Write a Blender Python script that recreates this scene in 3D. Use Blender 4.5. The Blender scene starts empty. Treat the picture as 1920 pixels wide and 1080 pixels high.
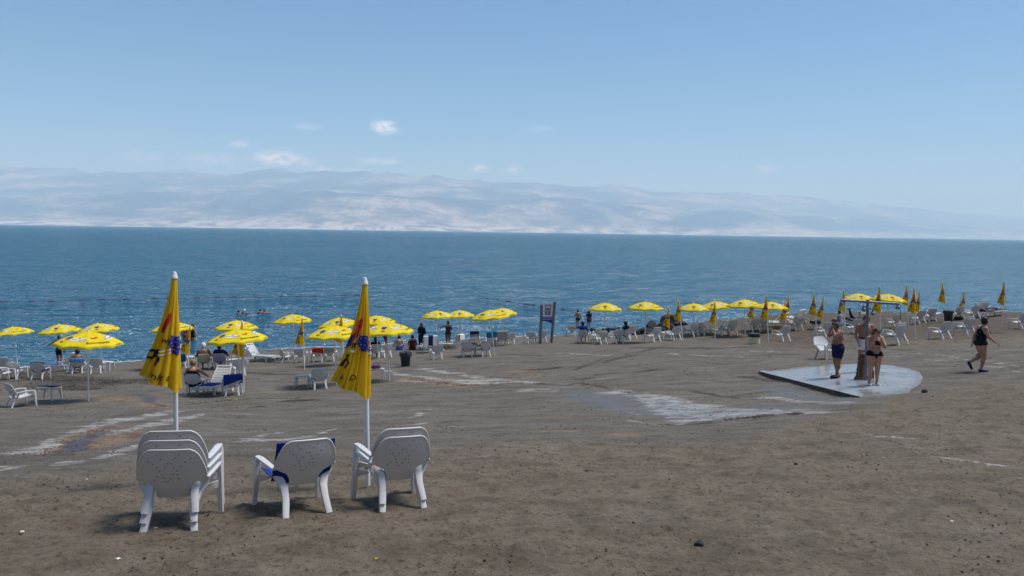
import bpy, bmesh, math, random
import numpy as np
from mathutils import Vector, Matrix, Euler
R = math.radians
random.seed(7); RNG = np.random.default_rng(11)
SC = bpy.context.scene
COL = SC.collection

# ------------------------------------------------------------------ camera
CAM_Z = 7.6; FPX = 1507.0; PITCH = R(4.0); ROLL = R(0.865)
cam_d = bpy.data.cameras.new('camera'); cam = bpy.data.objects.new('camera', cam_d); COL.objects.link(cam)
cam_d.sensor_width = 36.0; cam_d.lens = FPX / 1920 * 36.0
cam_d.clip_start = 0.1; cam_d.clip_end = 120000
cam.matrix_world = Matrix.Translation((0, 0, CAM_Z)) @ Matrix.Rotation(math.pi / 2 - PITCH, 4, 'X') @ Matrix.Rotation(ROLL, 4, 'Z')
SC.camera = cam

# ------------------------------------------------------------------ sky, sun, exposure
SUN_EL, SUN_AZ = 62.0, 78.0          # azimuth measured from +Y (the sea) towards +X
world = bpy.data.worlds.new('World'); SC.world = world; world.use_nodes = True
def build_world():
    nt = world.node_tree; N = nt.nodes; L = nt.links
    for n in list(N): N.remove(n)
    out = N.new('ShaderNodeOutputWorld'); bg = N.new('ShaderNodeBackground'); sky = N.new('ShaderNodeTexSky')
    sky.sky_type = 'NISHITA'; sky.sun_disc = False
    sky.sun_elevation = R(SUN_EL); sky.sun_rotation = R(SUN_AZ)
    sky.altitude = 0; sky.air_density = 1.0; sky.dust_density = 0.25; sky.ozone_density = 10.0
    bg.inputs['Strength'].default_value = 0.06
    # small fair-weather puffs low over the far range, fixed in world directions
    tc = N.new('ShaderNodeTexCoord')
    sx = N.new('ShaderNodeSeparateXYZ'); L.new(tc.outputs['Generated'], sx.inputs[0])
    az = N.new('ShaderNodeMath'); az.operation = 'ARCTAN2'; L.new(sx.outputs['X'], az.inputs[0]); L.new(sx.outputs['Y'], az.inputs[1])
    cmb = N.new('ShaderNodeCombineXYZ'); L.new(az.outputs[0], cmb.inputs[0]); L.new(sx.outputs['Z'], cmb.inputs[1])
    nz = N.new('ShaderNodeTexNoise'); nz.inputs['Scale'].default_value = 90; nz.inputs['Detail'].default_value = 6; nz.inputs['Roughness'].default_value = 0.62
    mp = N.new('ShaderNodeMapping'); mp.inputs['Scale'].default_value = (1, 1.8, 1); L.new(cmb.outputs[0], mp.inputs[0]); L.new(mp.outputs[0], nz.inputs['Vector'])
    total = None
    puffs = [(718, 240, 17, 10, .8), (728, 246, 14, 6, .4), (525, 299, 38, 10, .75), (560, 306, 26, 7, .4), (710, 304, 30, 5, .42), (450, 272, 13, 5, .4),
             (575, 240, 18, 5, .22), (896, 316, 14, 6, .5), (958, 320, 14, 6, .4), (604, 322, 14, 8, .5), (660, 328, 22, 8, .35), (400, 300, 40, 9, .25), (270, 295, 30, 8, .2), (1430, 317, 16, 6, .3), (1010, 245, 25, 6, .12)]
    for (px, py, w, h, k) in puffs:
        a0 = math.atan((px - 960) / FPX); e0 = math.sin(math.atan((434.5 + 0.0151 * (px - 960) - py) / FPX * math.cos(a0)))
        sub = N.new('ShaderNodeVectorMath'); sub.operation = 'SUBTRACT'; L.new(cmb.outputs[0], sub.inputs[0]); sub.inputs[1].default_value = (a0, e0, 0)
        mul = N.new('ShaderNodeVectorMath'); mul.operation = 'MULTIPLY'; L.new(sub.outputs[0], mul.inputs[0]); mul.inputs[1].default_value = (FPX / w, FPX / h, 0)
        ln = N.new('ShaderNodeVectorMath'); ln.operation = 'LENGTH'; L.new(mul.outputs[0], ln.inputs[0])
        mr = N.new('ShaderNodeMapRange'); mr.interpolation_type = 'SMOOTHSTEP'; L.new(ln.outputs['Value'], mr.inputs[0])
        mr.inputs[1].default_value = 1.9; mr.inputs[2].default_value = 0.0; mr.inputs[3].default_value = 0; mr.inputs[4].default_value = k
        if total is None: total = mr.outputs[0]
        else:
            ad = N.new('ShaderNodeMath'); ad.operation = 'MAXIMUM'; L.new(total, ad.inputs[0]); L.new(mr.outputs[0], ad.inputs[1]); total = ad.outputs[0]
    nr = N.new('ShaderNodeMapRange'); nr.interpolation_type = 'SMOOTHSTEP'; L.new(nz.outputs['Fac'], nr.inputs[0]); nr.inputs[1].default_value = 0.34; nr.inputs[2].default_value = 0.58
    m = N.new('ShaderNodeMath'); m.operation = 'MULTIPLY'; L.new(total, m.inputs[0]); L.new(nr.outputs[0], m.inputs[1])
    mix = N.new('ShaderNodeMixRGB'); L.new(m.outputs[0], mix.inputs[0]); L.new(sky.outputs[0], mix.inputs[1]); mix.inputs[2].default_value = (14, 13.8, 13.5, 1)
    L.new(mix.outputs[0], bg.inputs['Color']); L.new(bg.outputs[0], out.inputs['Surface'])
build_world()
sun_d = bpy.data.lights.new('sun', 'SUN'); sun = bpy.data.objects.new('sun', sun_d); COL.objects.link(sun)
sun_d.energy = 2.2; sun_d.angle = R(18); sun_d.color = (1.0, 0.99, 0.97)
_sd = Vector((math.sin(R(SUN_AZ)) * math.cos(R(SUN_EL)), math.cos(R(SUN_AZ)) * math.cos(R(SUN_EL)), math.sin(R(SUN_EL))))
sun.rotation_euler = _sd.to_track_quat('Z', 'Y').to_euler()
SC.view_settings.view_transform = 'Standard'; SC.view_settings.look = 'None'
SC.view_settings.exposure = 0.92; SC.view_settings.gamma = 1.0; SC.view_settings.use_curve_mapping = False
SC.cycles.max_bounces = 6; SC.cycles.diffuse_bounces = 3; SC.cycles.glossy_bounces = 3; SC.cycles.transmission_bounces = 4
SC.cycles.volume_bounces = 3; SC.cycles.transparent_max_bounces = 12
SC.cycles.use_denoising = True

# ------------------------------------------------------------------ numeric helpers
_cp, _sp, _cr, _sr = math.cos(PITCH), math.sin(PITCH), math.cos(ROLL), math.sin(ROLL)
FWD = np.array([0, _cp, -_sp]); _up0 = np.array([0, _sp, _cp]); _rt0 = np.array([1.0, 0, 0])
RGT = _cr * _rt0 + _sr * _up0; UPV = -_sr * _rt0 + _cr * _up0
def ray(px, py): return FWD + RGT * (px - 960) / FPX - UPV * (py - 540) / FPX
def at_depth(px, py, Y):
    d = ray(px, py); return d * (Y / d[1]) + np.array([0, 0, CAM_Z])
def on_level(px, py, z=0.0):
    d = ray(px, py); return d * ((z - CAM_Z) / d[2]) + np.array([0, 0, CAM_Z])

def _hash(ix, iy, seed):
    h = (ix.astype(np.int64) * 374761393 + iy.astype(np.int64) * 668265263 + seed * 1442695041) & 0xffffffff
    h = ((h ^ (h >> 13)) * 1274126177) & 0xffffffff
    return ((h ^ (h >> 16)) & 0xffff) / 65535.0
def vnoise(x, y, seed=0):
    x0 = np.floor(x); y0 = np.floor(y); fx = x - x0; fy = y - y0
    fx = fx * fx * fx * (fx * (fx * 6 - 15) + 10); fy = fy * fy * fy * (fy * (fy * 6 - 15) + 10)
    a = _hash(x0, y0, seed); b = _hash(x0 + 1, y0, seed); c = _hash(x0, y0 + 1, seed); d = _hash(x0 + 1, y0 + 1, seed)
    return (a + (b - a) * fx) * (1 - fy) + (c + (d - c) * fx) * fy
def fbm(x, y, oct=5, seed=0, gain=0.5, lac=2.03):
    x = np.asarray(x, float); y = np.asarray(y, float); s = np.zeros(np.broadcast(x, y).shape); a = 1.0; t = 0.0
    for o in range(oct):
        s = s + a * (vnoise(x + 17.3 * o, y - 9.1 * o, seed + o * 7) - 0.5); t += a; a *= gain; x = x * lac; y = y * lac
    return s / t * 2
def sstep(a, b, x):
    t = np.clip((np.asarray(x, float) - a) / (b - a), 0, 1); return t * t * (3 - 2 * t)

# ------------------------------------------------------------------ the beach surface: smooth fit through surveyed points
_AN = [(-3.7, 8.74, 4.75), (-1.59, 8.83, 4.75), (-13.35, 25.11, 2.06), (-9.17, 27.16, 1.94), (-6.44, 29.38, 1.85), (-4.52, 29.64, 1.9), (-9.26, 35.7, 1.28),
       (-.81, 38.9, 1.5), (5.26, 44.94, 1.45), (7.24, 43.17, 1.65), (9.76, 45.47, 1.6), (12.2, 47.9, 1.5), (14.2, 48.4, 1.65), (13.4, 41.7, 2.05), (16.6, 43.2, 2.15),
       (18.8, 44.9, 2.2), (16.7, 36.2, 2.9), (22.9, 49.0, 2.2), (23.5, 47.3, 2.4), (18.7, 37, 2.9), (26.7, 43.6, 2.8), (-20, 39.2, .55), (-12, 44.2, .62), (-15.6, 38.3, .75),
       (9.87, 24.1, 3.3), (10.4, 22.9, 3.36), (13.7, 23.4, 3.7), (-5.58, 49.5, .25), (-4.2, 51, .15),
       (0, 5, 5.12), (5, 6, 5.08), (-5, 6, 5.02), (-3, 7.3, 4.88), (2, 7.5, 4.92), (0, 0, 5.55), (-12, 0, 5.5), (12, 0, 5.7), (0, -14, 6.3), (-25, -10, 5.9), (30, -10, 6.6), (25, 5, 5.9), (-25, 8, 4.3), (40, 20, 4.6), (40, 40, 3.1),
       (-36, 25, 2.0), (6, 14, 4.15), (-4, 15, 3.75), (-8, 14, 3.75), (0, 20, 3.05), (4, 26, 2.75), (9, 33, 2.6), (20, 14, 4.9), (12, 12, 4.75), (-1, 31, 2.05), (28, 28, 4.1)]
for (px, py, z) in [(-60, 694, 0), (0, 689, 0), (100, 686, 0), (200, 681, 0), (270, 674, 0), (380, 664, 0), (500, 655, 0), (600, 652, 0), (690, 648, 0), (760, 641, 0), (850, 637, 0), (950, 632, 0), (1060, 629, 0), (1150, 624, 0), (1200, 616, 0), (1260, 606, 0)]:
    p = on_level(px, py); _AN.append((p[0], p[1], z)); n = np.array([-.25, .97]); _AN.append((p[0] + n[0] * 5, p[1] + n[1] * 5, -.45)); _AN.append((p[0] + n[0] * 14, p[1] + n[1] * 14, -1.2))
for (px, py, Y) in [(1330, 600, 53), (1400, 595.5, 55), (1450, 592, 56), (1550, 588, 56), (1650, 586, 56), (1750, 588, 55), (1850, 590, 54), (1915, 591, 54), (2010, 592, 53)]:
    p = at_depth(px, py, Y); _AN.append(tuple(p)); s = p[0] / p[1]
    _AN.append((p[0] + 6.5 * s, p[1] + 6.5, 0.2)); _AN.append((p[0] + 9 * s, p[1] + 10, -.5)); _AN.append((p[0] + 16 * s, p[1] + 20, -1.2))
_AN = np.array(_AN)
def _phi(r): return r ** 2 * np.log(np.maximum(r, 1e-6))
def _fit():
    P = _AN[:, :2] / 10; n = len(P)
    D = np.sqrt(((P[:, None] - P[None]) ** 2).sum(-1)); A = np.zeros((n + 3, n + 3))
    A[:n, :n] = _phi(D) + np.eye(n) * 0.06; A[:n, n] = 1; A[:n, n + 1:] = P; A[n, :n] = 1; A[n + 1:, :n] = P.T
    return P, np.linalg.solve(A, np.concatenate([_AN[:, 2], np.zeros(3)]))
_TP, _TW = _fit()
def tps(x, y):
    q = np.stack([np.ravel(x), np.ravel(y)], 1) / 10; out = np.empty(len(q))
    for i in range(0, len(q), 40000):
        c = q[i:i + 40000]; D = np.sqrt(((c[:, None] - _TP[None]) ** 2).sum(-1))
        out[i:i + 40000] = _phi(D) @ _TW[:len(_TP)] + _TW[-3] + c @ _TW[-2:]
    return out.reshape(np.shape(x))
def height0(x, y):
    x = np.asarray(x, float); y = np.asarray(y, float)
    cx = np.clip(x, -42, 46); cy = np.clip(y, -16, 82)
    z = tps(cx, cy)
    z = z - np.maximum(y - 82, 0) * 0.05 + np.maximum(-16 - y, 0) * 0.03
    return np.clip(z, -4, 14) + 24 * sstep(-7, -42, y + 3 * np.sin(x * .06)) + 30 * sstep(-90, -400, y)  # unseen bluff added behind the camera, blocks low sky light to darken chair backs
def march(px, py, hf):
    d = ray(px, py); t = np.linspace(3.5, 95, 1400); P = d[None] * (t / d[1])[:, None] + np.array([0, 0, CAM_Z])
    g = P[:, 2] - hf(P[:, 0], P[:, 1]); k = np.argmax(g < 0)
    if not (g < 0).any(): return on_level(px, py)
    a, b = t[k - 1], t[k]; w = g[k - 1] / (g[k - 1] - g[k]); tt = a + (b - a) * w
    P = d * (tt / d[1]) + np.array([0, 0, CAM_Z]); return P
# shower slab: its straight front edge stands proud of a washed-out step
SLAB_PX = [(1421, 697), (1480, 687), (1550, 679), (1620, 677), (1680, 681), (1715, 688), (1738, 697), (1747, 708), (1745, 719), (1733, 730), (1712, 738), (1682, 744), (1648, 747), (1606, 743)]
_sl = [march(px, py, height0) for px, py in SLAB_PX]
SLAB_PL = np.linalg.lstsq(np.array([[p[0], p[1], 1] for p in _sl]), np.array([p[2] for p in _sl]), rcond=None)[0]
def slab_z(x, y): return SLAB_PL[0] * x + SLAB_PL[1] * y + SLAB_PL[2] + 0.012
E0, E1 = np.array(_sl[0][:2]), np.array(_sl[-1][:2])
def height(x, y, detail=False):
    x = np.asarray(x, float); y = np.asarray(y, float); z = height0(x, y)
    e = (E1 - E0) / np.linalg.norm(E1 - E0); n = np.array([e[1], -e[0]]); n = n if n[1] < 0 else -n
    s = (x - E0[0]) * e[0] + (y - E0[1]) * e[1]; d = (x - E0[0]) * n[0] + (y - E0[1]) * n[1]; Ln = np.linalg.norm(E1 - E0)
    m = sstep(-.6, .5, s) * (1 - sstep(Ln - .9, Ln + .3, s))
    z = z - 0.075 * m * sstep(-.1, .02, d) * np.exp(-np.maximum(d, 0) / 2.2)
    cx = sum(p[0] for p in _sl) / len(_sl); cy = sum(p[1] for p in _sl) / len(_sl)
    rr = np.sqrt(((x - cx) / 2.9) ** 2 + ((y - cy) / 3.6) ** 2)
    inside = (1 - sstep(.75, 1.05, rr)) * sstep(.02, -.25, d)
    z = z * (1 - inside) + (slab_z(x, y) - .015) * inside
    # gentle undulation
    z = z + (0.10 * fbm(x * .22, y * .22, 3, 5) + 0.035 * fbm(x * .9, y * .9, 3, 9)) * sstep(-.5, .6, z) * (1 - inside) * sstep(7, 12, y)
    return z
def H(x, y): return float(height(np.array([x]), np.array([y]))[0])
def at(px, py): return march(px, py, height)
def normal(x, y, e=.3):
    return Vector((-(H(x + e, y) - H(x - e, y)) / (2 * e), -(H(x, y + e) - H(x, y - e)) / (2 * e), 1)).normalized()

# ------------------------------------------------------------------ materials
def new_mat(name):
    m = bpy.data.materials.new(name); m.use_nodes = True; nt = m.node_tree
    return m, nt, nt.nodes, nt.links, nt.nodes['Principled BSDF']
def noise_node(N, L, vec, scale, detail=4, rough=.55):
    n = N.new('ShaderNodeTexNoise'); n.inputs['Scale'].default_value = scale; n.inputs['Detail'].default_value = detail; n.inputs['Roughness'].default_value = rough
    L.new(vec, n.inputs['Vector']); return n
def ramp(N, L, src, a, b, lo=0.0, hi=1.0):
    m = N.new('ShaderNodeMapRange'); m.interpolation_type = 'SMOOTHSTEP'; L.new(src, m.inputs[0])
    m.inputs[1].default_value = a; m.inputs[2].default_value = b; m.inputs[3].default_value = lo; m.inputs[4].default_value = hi; return m.outputs[0]
def mixc(N, L, fac, a, b):
    m = N.new('ShaderNodeMixRGB')
    if hasattr(fac, 'is_linked'): L.new(fac, m.inputs[0])
    else: m.inputs[0].default_value = fac
    for s, v in ((1, a), (2, b)):
        if hasattr(v, 'is_linked'): L.new(v, m.inputs[s])
        else: m.inputs[s].default_value = (*v, 1)
    return m.outputs[0]
def mathn(N, L, op, a, b=None):
    m = N.new('ShaderNodeMath'); m.operation = op
    for i, v in enumerate((a, b)):
        if v is None: continue
        if hasattr(v, 'is_linked'): L.new(v, m.inputs[i])
        else: m.inputs[i].default_value = v
    return m.outputs[0]
def simple(name, col, rough=.6, var=.15, scale=14, bump=0, metal=0, spec=.4, trans=0):
    m, nt, N, L, B = new_mat(name); tc = N.new('ShaderNodeTexCoord')
    n = noise_node(N, L, tc.outputs['Object'], scale)
    c = mixc(N, L, ramp(N, L, n.outputs['Fac'], .3, .7), tuple(v * (1 - var) for v in col), tuple(min(1, v * (1 + var)) for v in col))
    L.new(c, B.inputs['Base Color']); B.inputs['Roughness'].default_value = rough; B.inputs['Metallic'].default_value = metal
    B.inputs['Specular IOR Level'].default_value = spec
    if bump:
        bp = N.new('ShaderNodeBump'); bp.inputs['Strength'].default_value = bump; bp.inputs['Distance'].default_value = .01
        n2 = noise_node(N, L, tc.outputs['Object'], scale * 4); L.new(n2.outputs['Fac'], bp.inputs['Height']); L.new(bp.outputs[0], B.inputs['Normal'])
    if trans:
        tr = N.new('ShaderNodeBsdfTranslucent'); L.new(c, tr.inputs['Color']); ms = N.new('ShaderNodeMixShader'); ms.inputs[0].default_value = trans
        L.new(B.outputs[0], ms.inputs[1]); L.new(tr.outputs[0], ms.inputs[2]); L.new(ms.outputs[0], N['Material Output'].inputs['Surface'])
    return m
M = {}
def plastic(name, col):
    m, nt, N, L, B = new_mat(name); tc = N.new('ShaderNodeTexCoord')
    oi = N.new('ShaderNodeObjectInfo')
    mp = N.new('ShaderNodeMapping'); L.new(tc.outputs['Object'], mp.inputs[0]); L.new(oi.outputs['Random'], mp.inputs['Location'])
    n1 = noise_node(N, L, mp.outputs[0], 5, 6, .65); n2 = noise_node(N, L, mp.outputs[0], 60, 3)
    c = mixc(N, L, ramp(N, L, n1.outputs['Fac'], .5, .8, 0, .5), col, tuple(v * w for v, w in zip(col, (.80, .76, .68))))
    # grime spots with their own shape, more of them low on the legs
    sx = N.new('ShaderNodeSeparateXYZ'); L.new(tc.outputs['Object'], sx.inputs[0])
    low = ramp(N, L, sx.outputs['Z'], .16, 0.0, .0, .12)
    sp = mathn(N, L, 'ADD', n2.outputs['Fac'], low)
    c = mixc(N, L, ramp(N, L, sp, .70, .78, 0, .7), c, (.22, .17, .12))
    L.new(c, B.inputs['Base Color']); B.inputs['Roughness'].default_value = .38; B.inputs['Specular IOR Level'].default_value = .4
    return m
M['plastic'] = plastic('white_plastic', (.62, .62, .615))
M['slot'] = simple('slot_dark', (.03, .03, .03), .8)
def canopy_mat(name, col_a, col_b, trans=.28):
    m, nt, N, L, B = new_mat(name); tc = N.new('ShaderNodeTexCoord')
    n1 = noise_node(N, L, tc.outputs['Object'], 3.5, 5, .6)
    oi = N.new('ShaderNodeObjectInfo')
    c = mixc(N, L, ramp(N, L, n1.outputs['Fac'], .35, .7), col_a, col_b)
    c = mixc(N, L, mathn(N, L, 'MULTIPLY', oi.outputs['Random'], .25), c, (.88, .80, .10))
    L.new(c, B.inputs['Base Color']); B.inputs['Roughness'].default_value = .75; B.inputs['Specular IOR Level'].default_value = .2
    tr = N.new('ShaderNodeBsdfTranslucent'); L.new(c, tr.inputs['Color']); ms = N.new('ShaderNodeMixShader'); ms.inputs[0].default_value = trans
    L.new(B.outputs[0], ms.inputs[1]); L.new(tr.outputs[0], ms.inputs[2]); L.new(ms.outputs[0], N['Material Output'].inputs['Surface'])
    return m
M['canopy'] = canopy_mat('lemon_canvas', (.86, .64, .004), (.93, .76, .010)); M['amber'] = canopy_mat('shaded_canvas', (.88, .52, .003), (.95, .66, .006), .46)  # amber: deeper copy of the canopy cloth, shading of closed folds put into its colour
M['pole'] = simple('white_pole', (.74, .78, .80), .35, .06, 4)
M['black'] = simple('print_black', (.012, .012, .012), .7, .1)
M['red'] = simple('print_red', (.55, .015, .01), .7, .25, 20)
M['blue'] = simple('print_blue', (.028, .03, .24), .7, .6, 25)
M['lblue'] = simple('print_light_blue', (.16, .17, .50), .7, .3, 25)
M['white'] = simple('print_white', (.75, .74, .68), .7, .08)
M['steel'] = simple('galvanised_steel', (.16, .19, .22), .5, .25, 20, metal=.3)
M['signgrey'] = simple('sign_white', (.80, .83, .86), .5, .08, 6)
M['signblue'] = simple('sign_blue', (.03, .05, .34), .5, .1, 6)
M['log'] = simple('crusted_wood', (.13, .08, .045), .9, .6, 16, bump=1)
M['bindark'] = simple('bin_dark', (.012, .018, .024), .45, .3, 12, bump=.3)
M['binbeige'] = simple('bin_beige', (.74, .66, .44), .6, .1, 6)
M['rock'] = simple('rock', (.03, .03, .032), .9, .5, 6, bump=1)
M['rope'] = simple('rope_float', (.12, .035, .035), .6, .4, 2)
M['beam'] = simple('dark_timber', (.018, .015, .02), .8, .3, 6)
CLOTH = {}
def cloth(name, col, stripes=None, sdir='X', sscale=12, var=.12):
    if name in CLOTH: return CLOTH[name]
    m, nt, N, L, B = new_mat('cloth_' + name); tc = N.new('ShaderNodeTexCoord')
    n = noise_node(N, L, tc.outputs['Object'], 9, 4)
    c = mixc(N, L, ramp(N, L, n.outputs['Fac'], .3, .7), tuple(v * (1 - var) for v in col), tuple(min(1, v * (1 + var)) for v in col))
    if stripes:
        w = N.new('ShaderNodeTexWave'); w.bands_direction = sdir; w.inputs['Scale'].default_value = sscale; w.inputs['Distortion'].default_value = 1.5
        L.new(tc.outputs['Object'], w.inputs['Vector']); c = mixc(N, L, ramp(N, L, w.outputs['Fac'], .45, .6), c, stripes)
    L.new(c, B.inputs['Base Color']); B.inputs['Roughness'].default_value = .9; B.inputs['Specular IOR Level'].default_value = .15
    CLOTH[name] = m; return m
SKIN = {}
def skin(name, col):
    if name not in SKIN:
        m, nt, N, L, B = new_mat('skin_' + name); tc = N.new('ShaderNodeTexCoord'); n = noise_node(N, L, tc.outputs['Object'], 7, 5)
        c = mixc(N, L, ramp(N, L, n.outputs['Fac'], .35, .7), tuple(v * w for v, w in zip(col, (.85, .78, .75))), tuple(min(1, v * 1.1) for v in col))
        L.new(c, B.inputs['Base Color']); B.inputs['Roughness'].default_value = .5; B.inputs['Specular IOR Level'].default_value = .4
        SKIN[name] = m
    return SKIN[name]

# ------------------------------------------------------------------ object helpers
def link(o, parent=None):
    COL.objects.link(o)
    if parent is not None: o.parent = parent
    return o
def tag(o, label=None, cat=None, group=None, kind=None):
    if label: o['label'] = label
    if cat: o['category'] = cat
    if group: o['group'] = group
    if kind: o['kind'] = kind
    return o
def empty(name, mat=None, parent=None):
    o = bpy.data.objects.new(name, None); o.empty_display_size = .2; link(o, parent)
    if mat is not None: o.matrix_world = mat
    return o
def mesh_np(name, V, F, mat, smooth=True):
    """V (n,3), F (m,4) or (m,3) arrays"""
    V = np.asarray(V, np.float32); F = np.asarray(F, np.int32); k = F.shape[1]
    me = bpy.data.meshes.new(name); me.vertices.add(len(V)); me.vertices.foreach_set('co', V.ravel())
    me.loops.add(F.size); me.loops.foreach_set('vertex_index', F.ravel())
    me.polygons.add(len(F)); me.polygons.foreach_set('loop_start', np.arange(0, F.size, k, dtype=np.int32)); me.polygons.foreach_set('loop_total', np.full(len(F), k, np.int32))
    me.update(calc_edges=True); me.validate()
    if smooth: me.polygons.foreach_set('use_smooth', np.ones(len(F), bool))
    if mat: me.materials.append(mat)
    return me
def grid_faces(nu, nv, wrap=False):
    i = np.arange(nu if wrap else nu - 1); j = np.arange(nv - 1); I, J = np.meshgrid(i, j, indexing='ij'); I2 = (I + 1) % nu
    return np.stack([I * nv + J, I2 * nv + J, I2 * nv + J + 1, I * nv + J + 1], -1).reshape(-1, 4)
class MB:
    def __init__(s): s.v = []; s.f = []
    def add(s, V, F):
        o = len(s.v); s.v += [tuple(map(float, p)) for p in V]; s.f += [tuple(int(i) + o for i in f) for f in F]; return s
    def box(s, c, d, rot=None, taper=1.0):
        x, y, z = d[0] / 2, d[1] / 2, d[2] / 2
        P = [Vector((a * x * (taper if b2 > 0 else 1), b * y * (taper if b2 > 0 else 1), b2 * z)) for b2 in (-1, 1) for a, b in ((-1, -1), (1, -1), (1, 1), (-1, 1))]
        if rot is not None: P = [rot @ p for p in P]
        return s.add([p + Vector(c) for p in P], [(3, 2, 1, 0), (4, 5, 6, 7), (0, 1, 5, 4), (1, 2, 6, 5), (2, 3, 7, 6), (3, 0, 4, 7)])
    def tube(s, pts, rad, n=10, cap=True):
        pts = [Vector(p) for p in pts]; rad = rad if isinstance(rad, (list, tuple)) else [rad] * len(pts)
        V = []; prev = None
        for i, p in enumerate(pts):
            t = (pts[min(i + 1, len(pts) - 1)] - pts[max(i - 1, 0)]).normalized()
            a = prev if prev is not None else (Vector((1, 0, 0)) if abs(t.x) < .9 else Vector((0, 1, 0)))
            a = (a - t * a.dot(t)).normalized(); prev = a; b = t.cross(a)
            V += [p + (a * math.cos(2 * math.pi * k / n) + b * math.sin(2 * math.pi * k / n)) * rad[i] for k in range(n)]
        F = [(i * n + k, i * n + (k + 1) % n, (i + 1) * n + (k + 1) % n, (i + 1) * n + k) for i in range(len(pts) - 1) for k in range(n)]
        if cap: F += [tuple(range(n))[::-1], tuple((len(pts) - 1) * n + k for k in range(n))]
        return s.add(V, F)
    def ribbon(s, pts, wid, thk, wdir):
        """swept rectangle; wdir per point (width direction)"""
        pts = [Vector(p) for p in pts]; V = []; n = len(pts)
        for i, p in enumerate(pts):
            t = (pts[min(i + 1, n - 1)] - pts[max(i - 1, 0)]).normalized(); w = Vector(wdir[i] if isinstance(wdir, list) else wdir); w = (w - t * w.dot(t)).normalized(); m = t.cross(w)
            W = wid[i] / 2 if isinstance(wid, (list, tuple)) else wid / 2; T = thk[i] / 2 if isinstance(thk, (list, tuple)) else thk / 2; c = .25
            for a, b in ((-1, -1 + c), (-1 + c, -1), (1 - c, -1), (1, -1 + c), (1, 1 - c), (1 - c, 1), (-1 + c, 1), (-1, 1 - c)): V.append(p + w * a * W + m * b * T)
        F = [(i * 8 + k, i * 8 + (k + 1) % 8, (i + 1) * 8 + (k + 1) % 8, (i + 1) * 8 + k) for i in range(n - 1) for k in range(8)]
        F += [tuple(range(8))[::-1], tuple((n - 1) * 8 + k for k in range(8))]
        return s.add(V, F)
    def shell(s, G, th):
        """G (nu,nv,3) grid -> closed sheet of thickness th"""
        G = np.asarray(G, float); nu, nv = G.shape[:2]
        du = np.gradient(G, axis=0); dv = np.gradient(G, axis=1); n = np.cross(du, dv); n /= np.linalg.norm(n, axis=-1, keepdims=True) + 1e-9
        A = (G + n * th / 2).reshape(-1, 3); B = (G - n * th / 2).reshape(-1, 3); F = grid_faces(nu, nv); k = nu * nv
        ring = [i * nv for i in range(nu)] + [(nu - 1) * nv + j for j in range(1, nv)] + [i * nv + nv - 1 for i in range(nu - 2, -1, -1)] + [j for j in range(nv - 2, 0, -1)]
        side = [(ring[i], ring[i] + k, ring[(i + 1) % len(ring)] + k, ring[(i + 1) % len(ring)]) for i in range(len(ring))]
        return s.add(np.concatenate([A, B]), [tuple(f) for f in F] + [tuple(x + k for x in f[::-1]) for f in F] + side)
    def lathe(s, prof, n=16, c=(0, 0, 0)):
        V = [(c[0] + r * math.cos(2 * math.pi * k / n), c[1] + r * math.sin(2 * math.pi * k / n), c[2] + z) for r, z in prof for k in range(n)]
        F = [(i * n + k, i * n + (k + 1) % n, (i + 1) * n + (k + 1) % n, (i + 1) * n + k) for i in range(len(prof) - 1) for k in range(n)]
        F += [tuple(range(n))[::-1], tuple((len(prof) - 1) * n + k for k in range(n))]
        return s.add(V, F)
    def mesh(s, name, mat, smooth=True, angle=40):
        me = bpy.data.meshes.new(name); me.from_pydata(s.v, [], s.f); me.update()
        bm = bmesh.new(); bm.from_mesh(me); bmesh.ops.recalc_face_normals(bm, faces=bm.faces)
        if smooth:
            for f in bm.faces: f.smooth = True
            for e in bm.edges:
                if len(e.link_faces) == 2 and e.calc_face_angle(0) > R(angle): e.smooth = False
        bm.to_mesh(me); bm.free(); me.materials.append(mat); return me
    def build(s, name, mat, parent=None, smooth=True, angle=40):
        return link(bpy.data.objects.new(name, s.mesh(name, mat, smooth, angle)), parent)
def copy_tree(o, parent=None):
    c = o.copy(); COL.objects.link(c)
    for k in ('label', 'category', 'group', 'kind'):
        if parent is None and k in c: del c[k]
    c.parent = parent
    if parent is not None: c.matrix_parent_inverse = o.matrix_parent_inverse.copy()
    for ch in o.children: copy_tree(ch, c)
    return c
class Proto:
    """first call hands out the original, later calls hand out copies"""
    def __init__(s, fn): s.fn = fn; s.o = None
    def __call__(s):
        if s.o is None: s.o = s.fn(); return s.o
        return copy_tree(s.o)
def ground_matrix(x, y, yaw, z=None, align=.85, dz=0.0):
    n = normal(x, y) if z is None else Vector((0, 0, 1)); up = Vector((0, 0, 1)).lerp(n, align).normalized()
    fwd = Vector((-math.sin(yaw), math.cos(yaw), 0)); rt = fwd.cross(up).normalized(); fwd = up.cross(rt)
    m = Matrix((rt, fwd, up)).transposed().to_4x4(); m.translation = (x, y, (H(x, y) if z is None else z) + dz); return m
ORD = ['', 'first', 'second', 'third', 'fourth', 'fifth', 'sixth', 'seventh', 'eighth', 'ninth', 'tenth', 'eleventh', 'twelfth', 'thirteenth', 'fourteenth']

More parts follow.
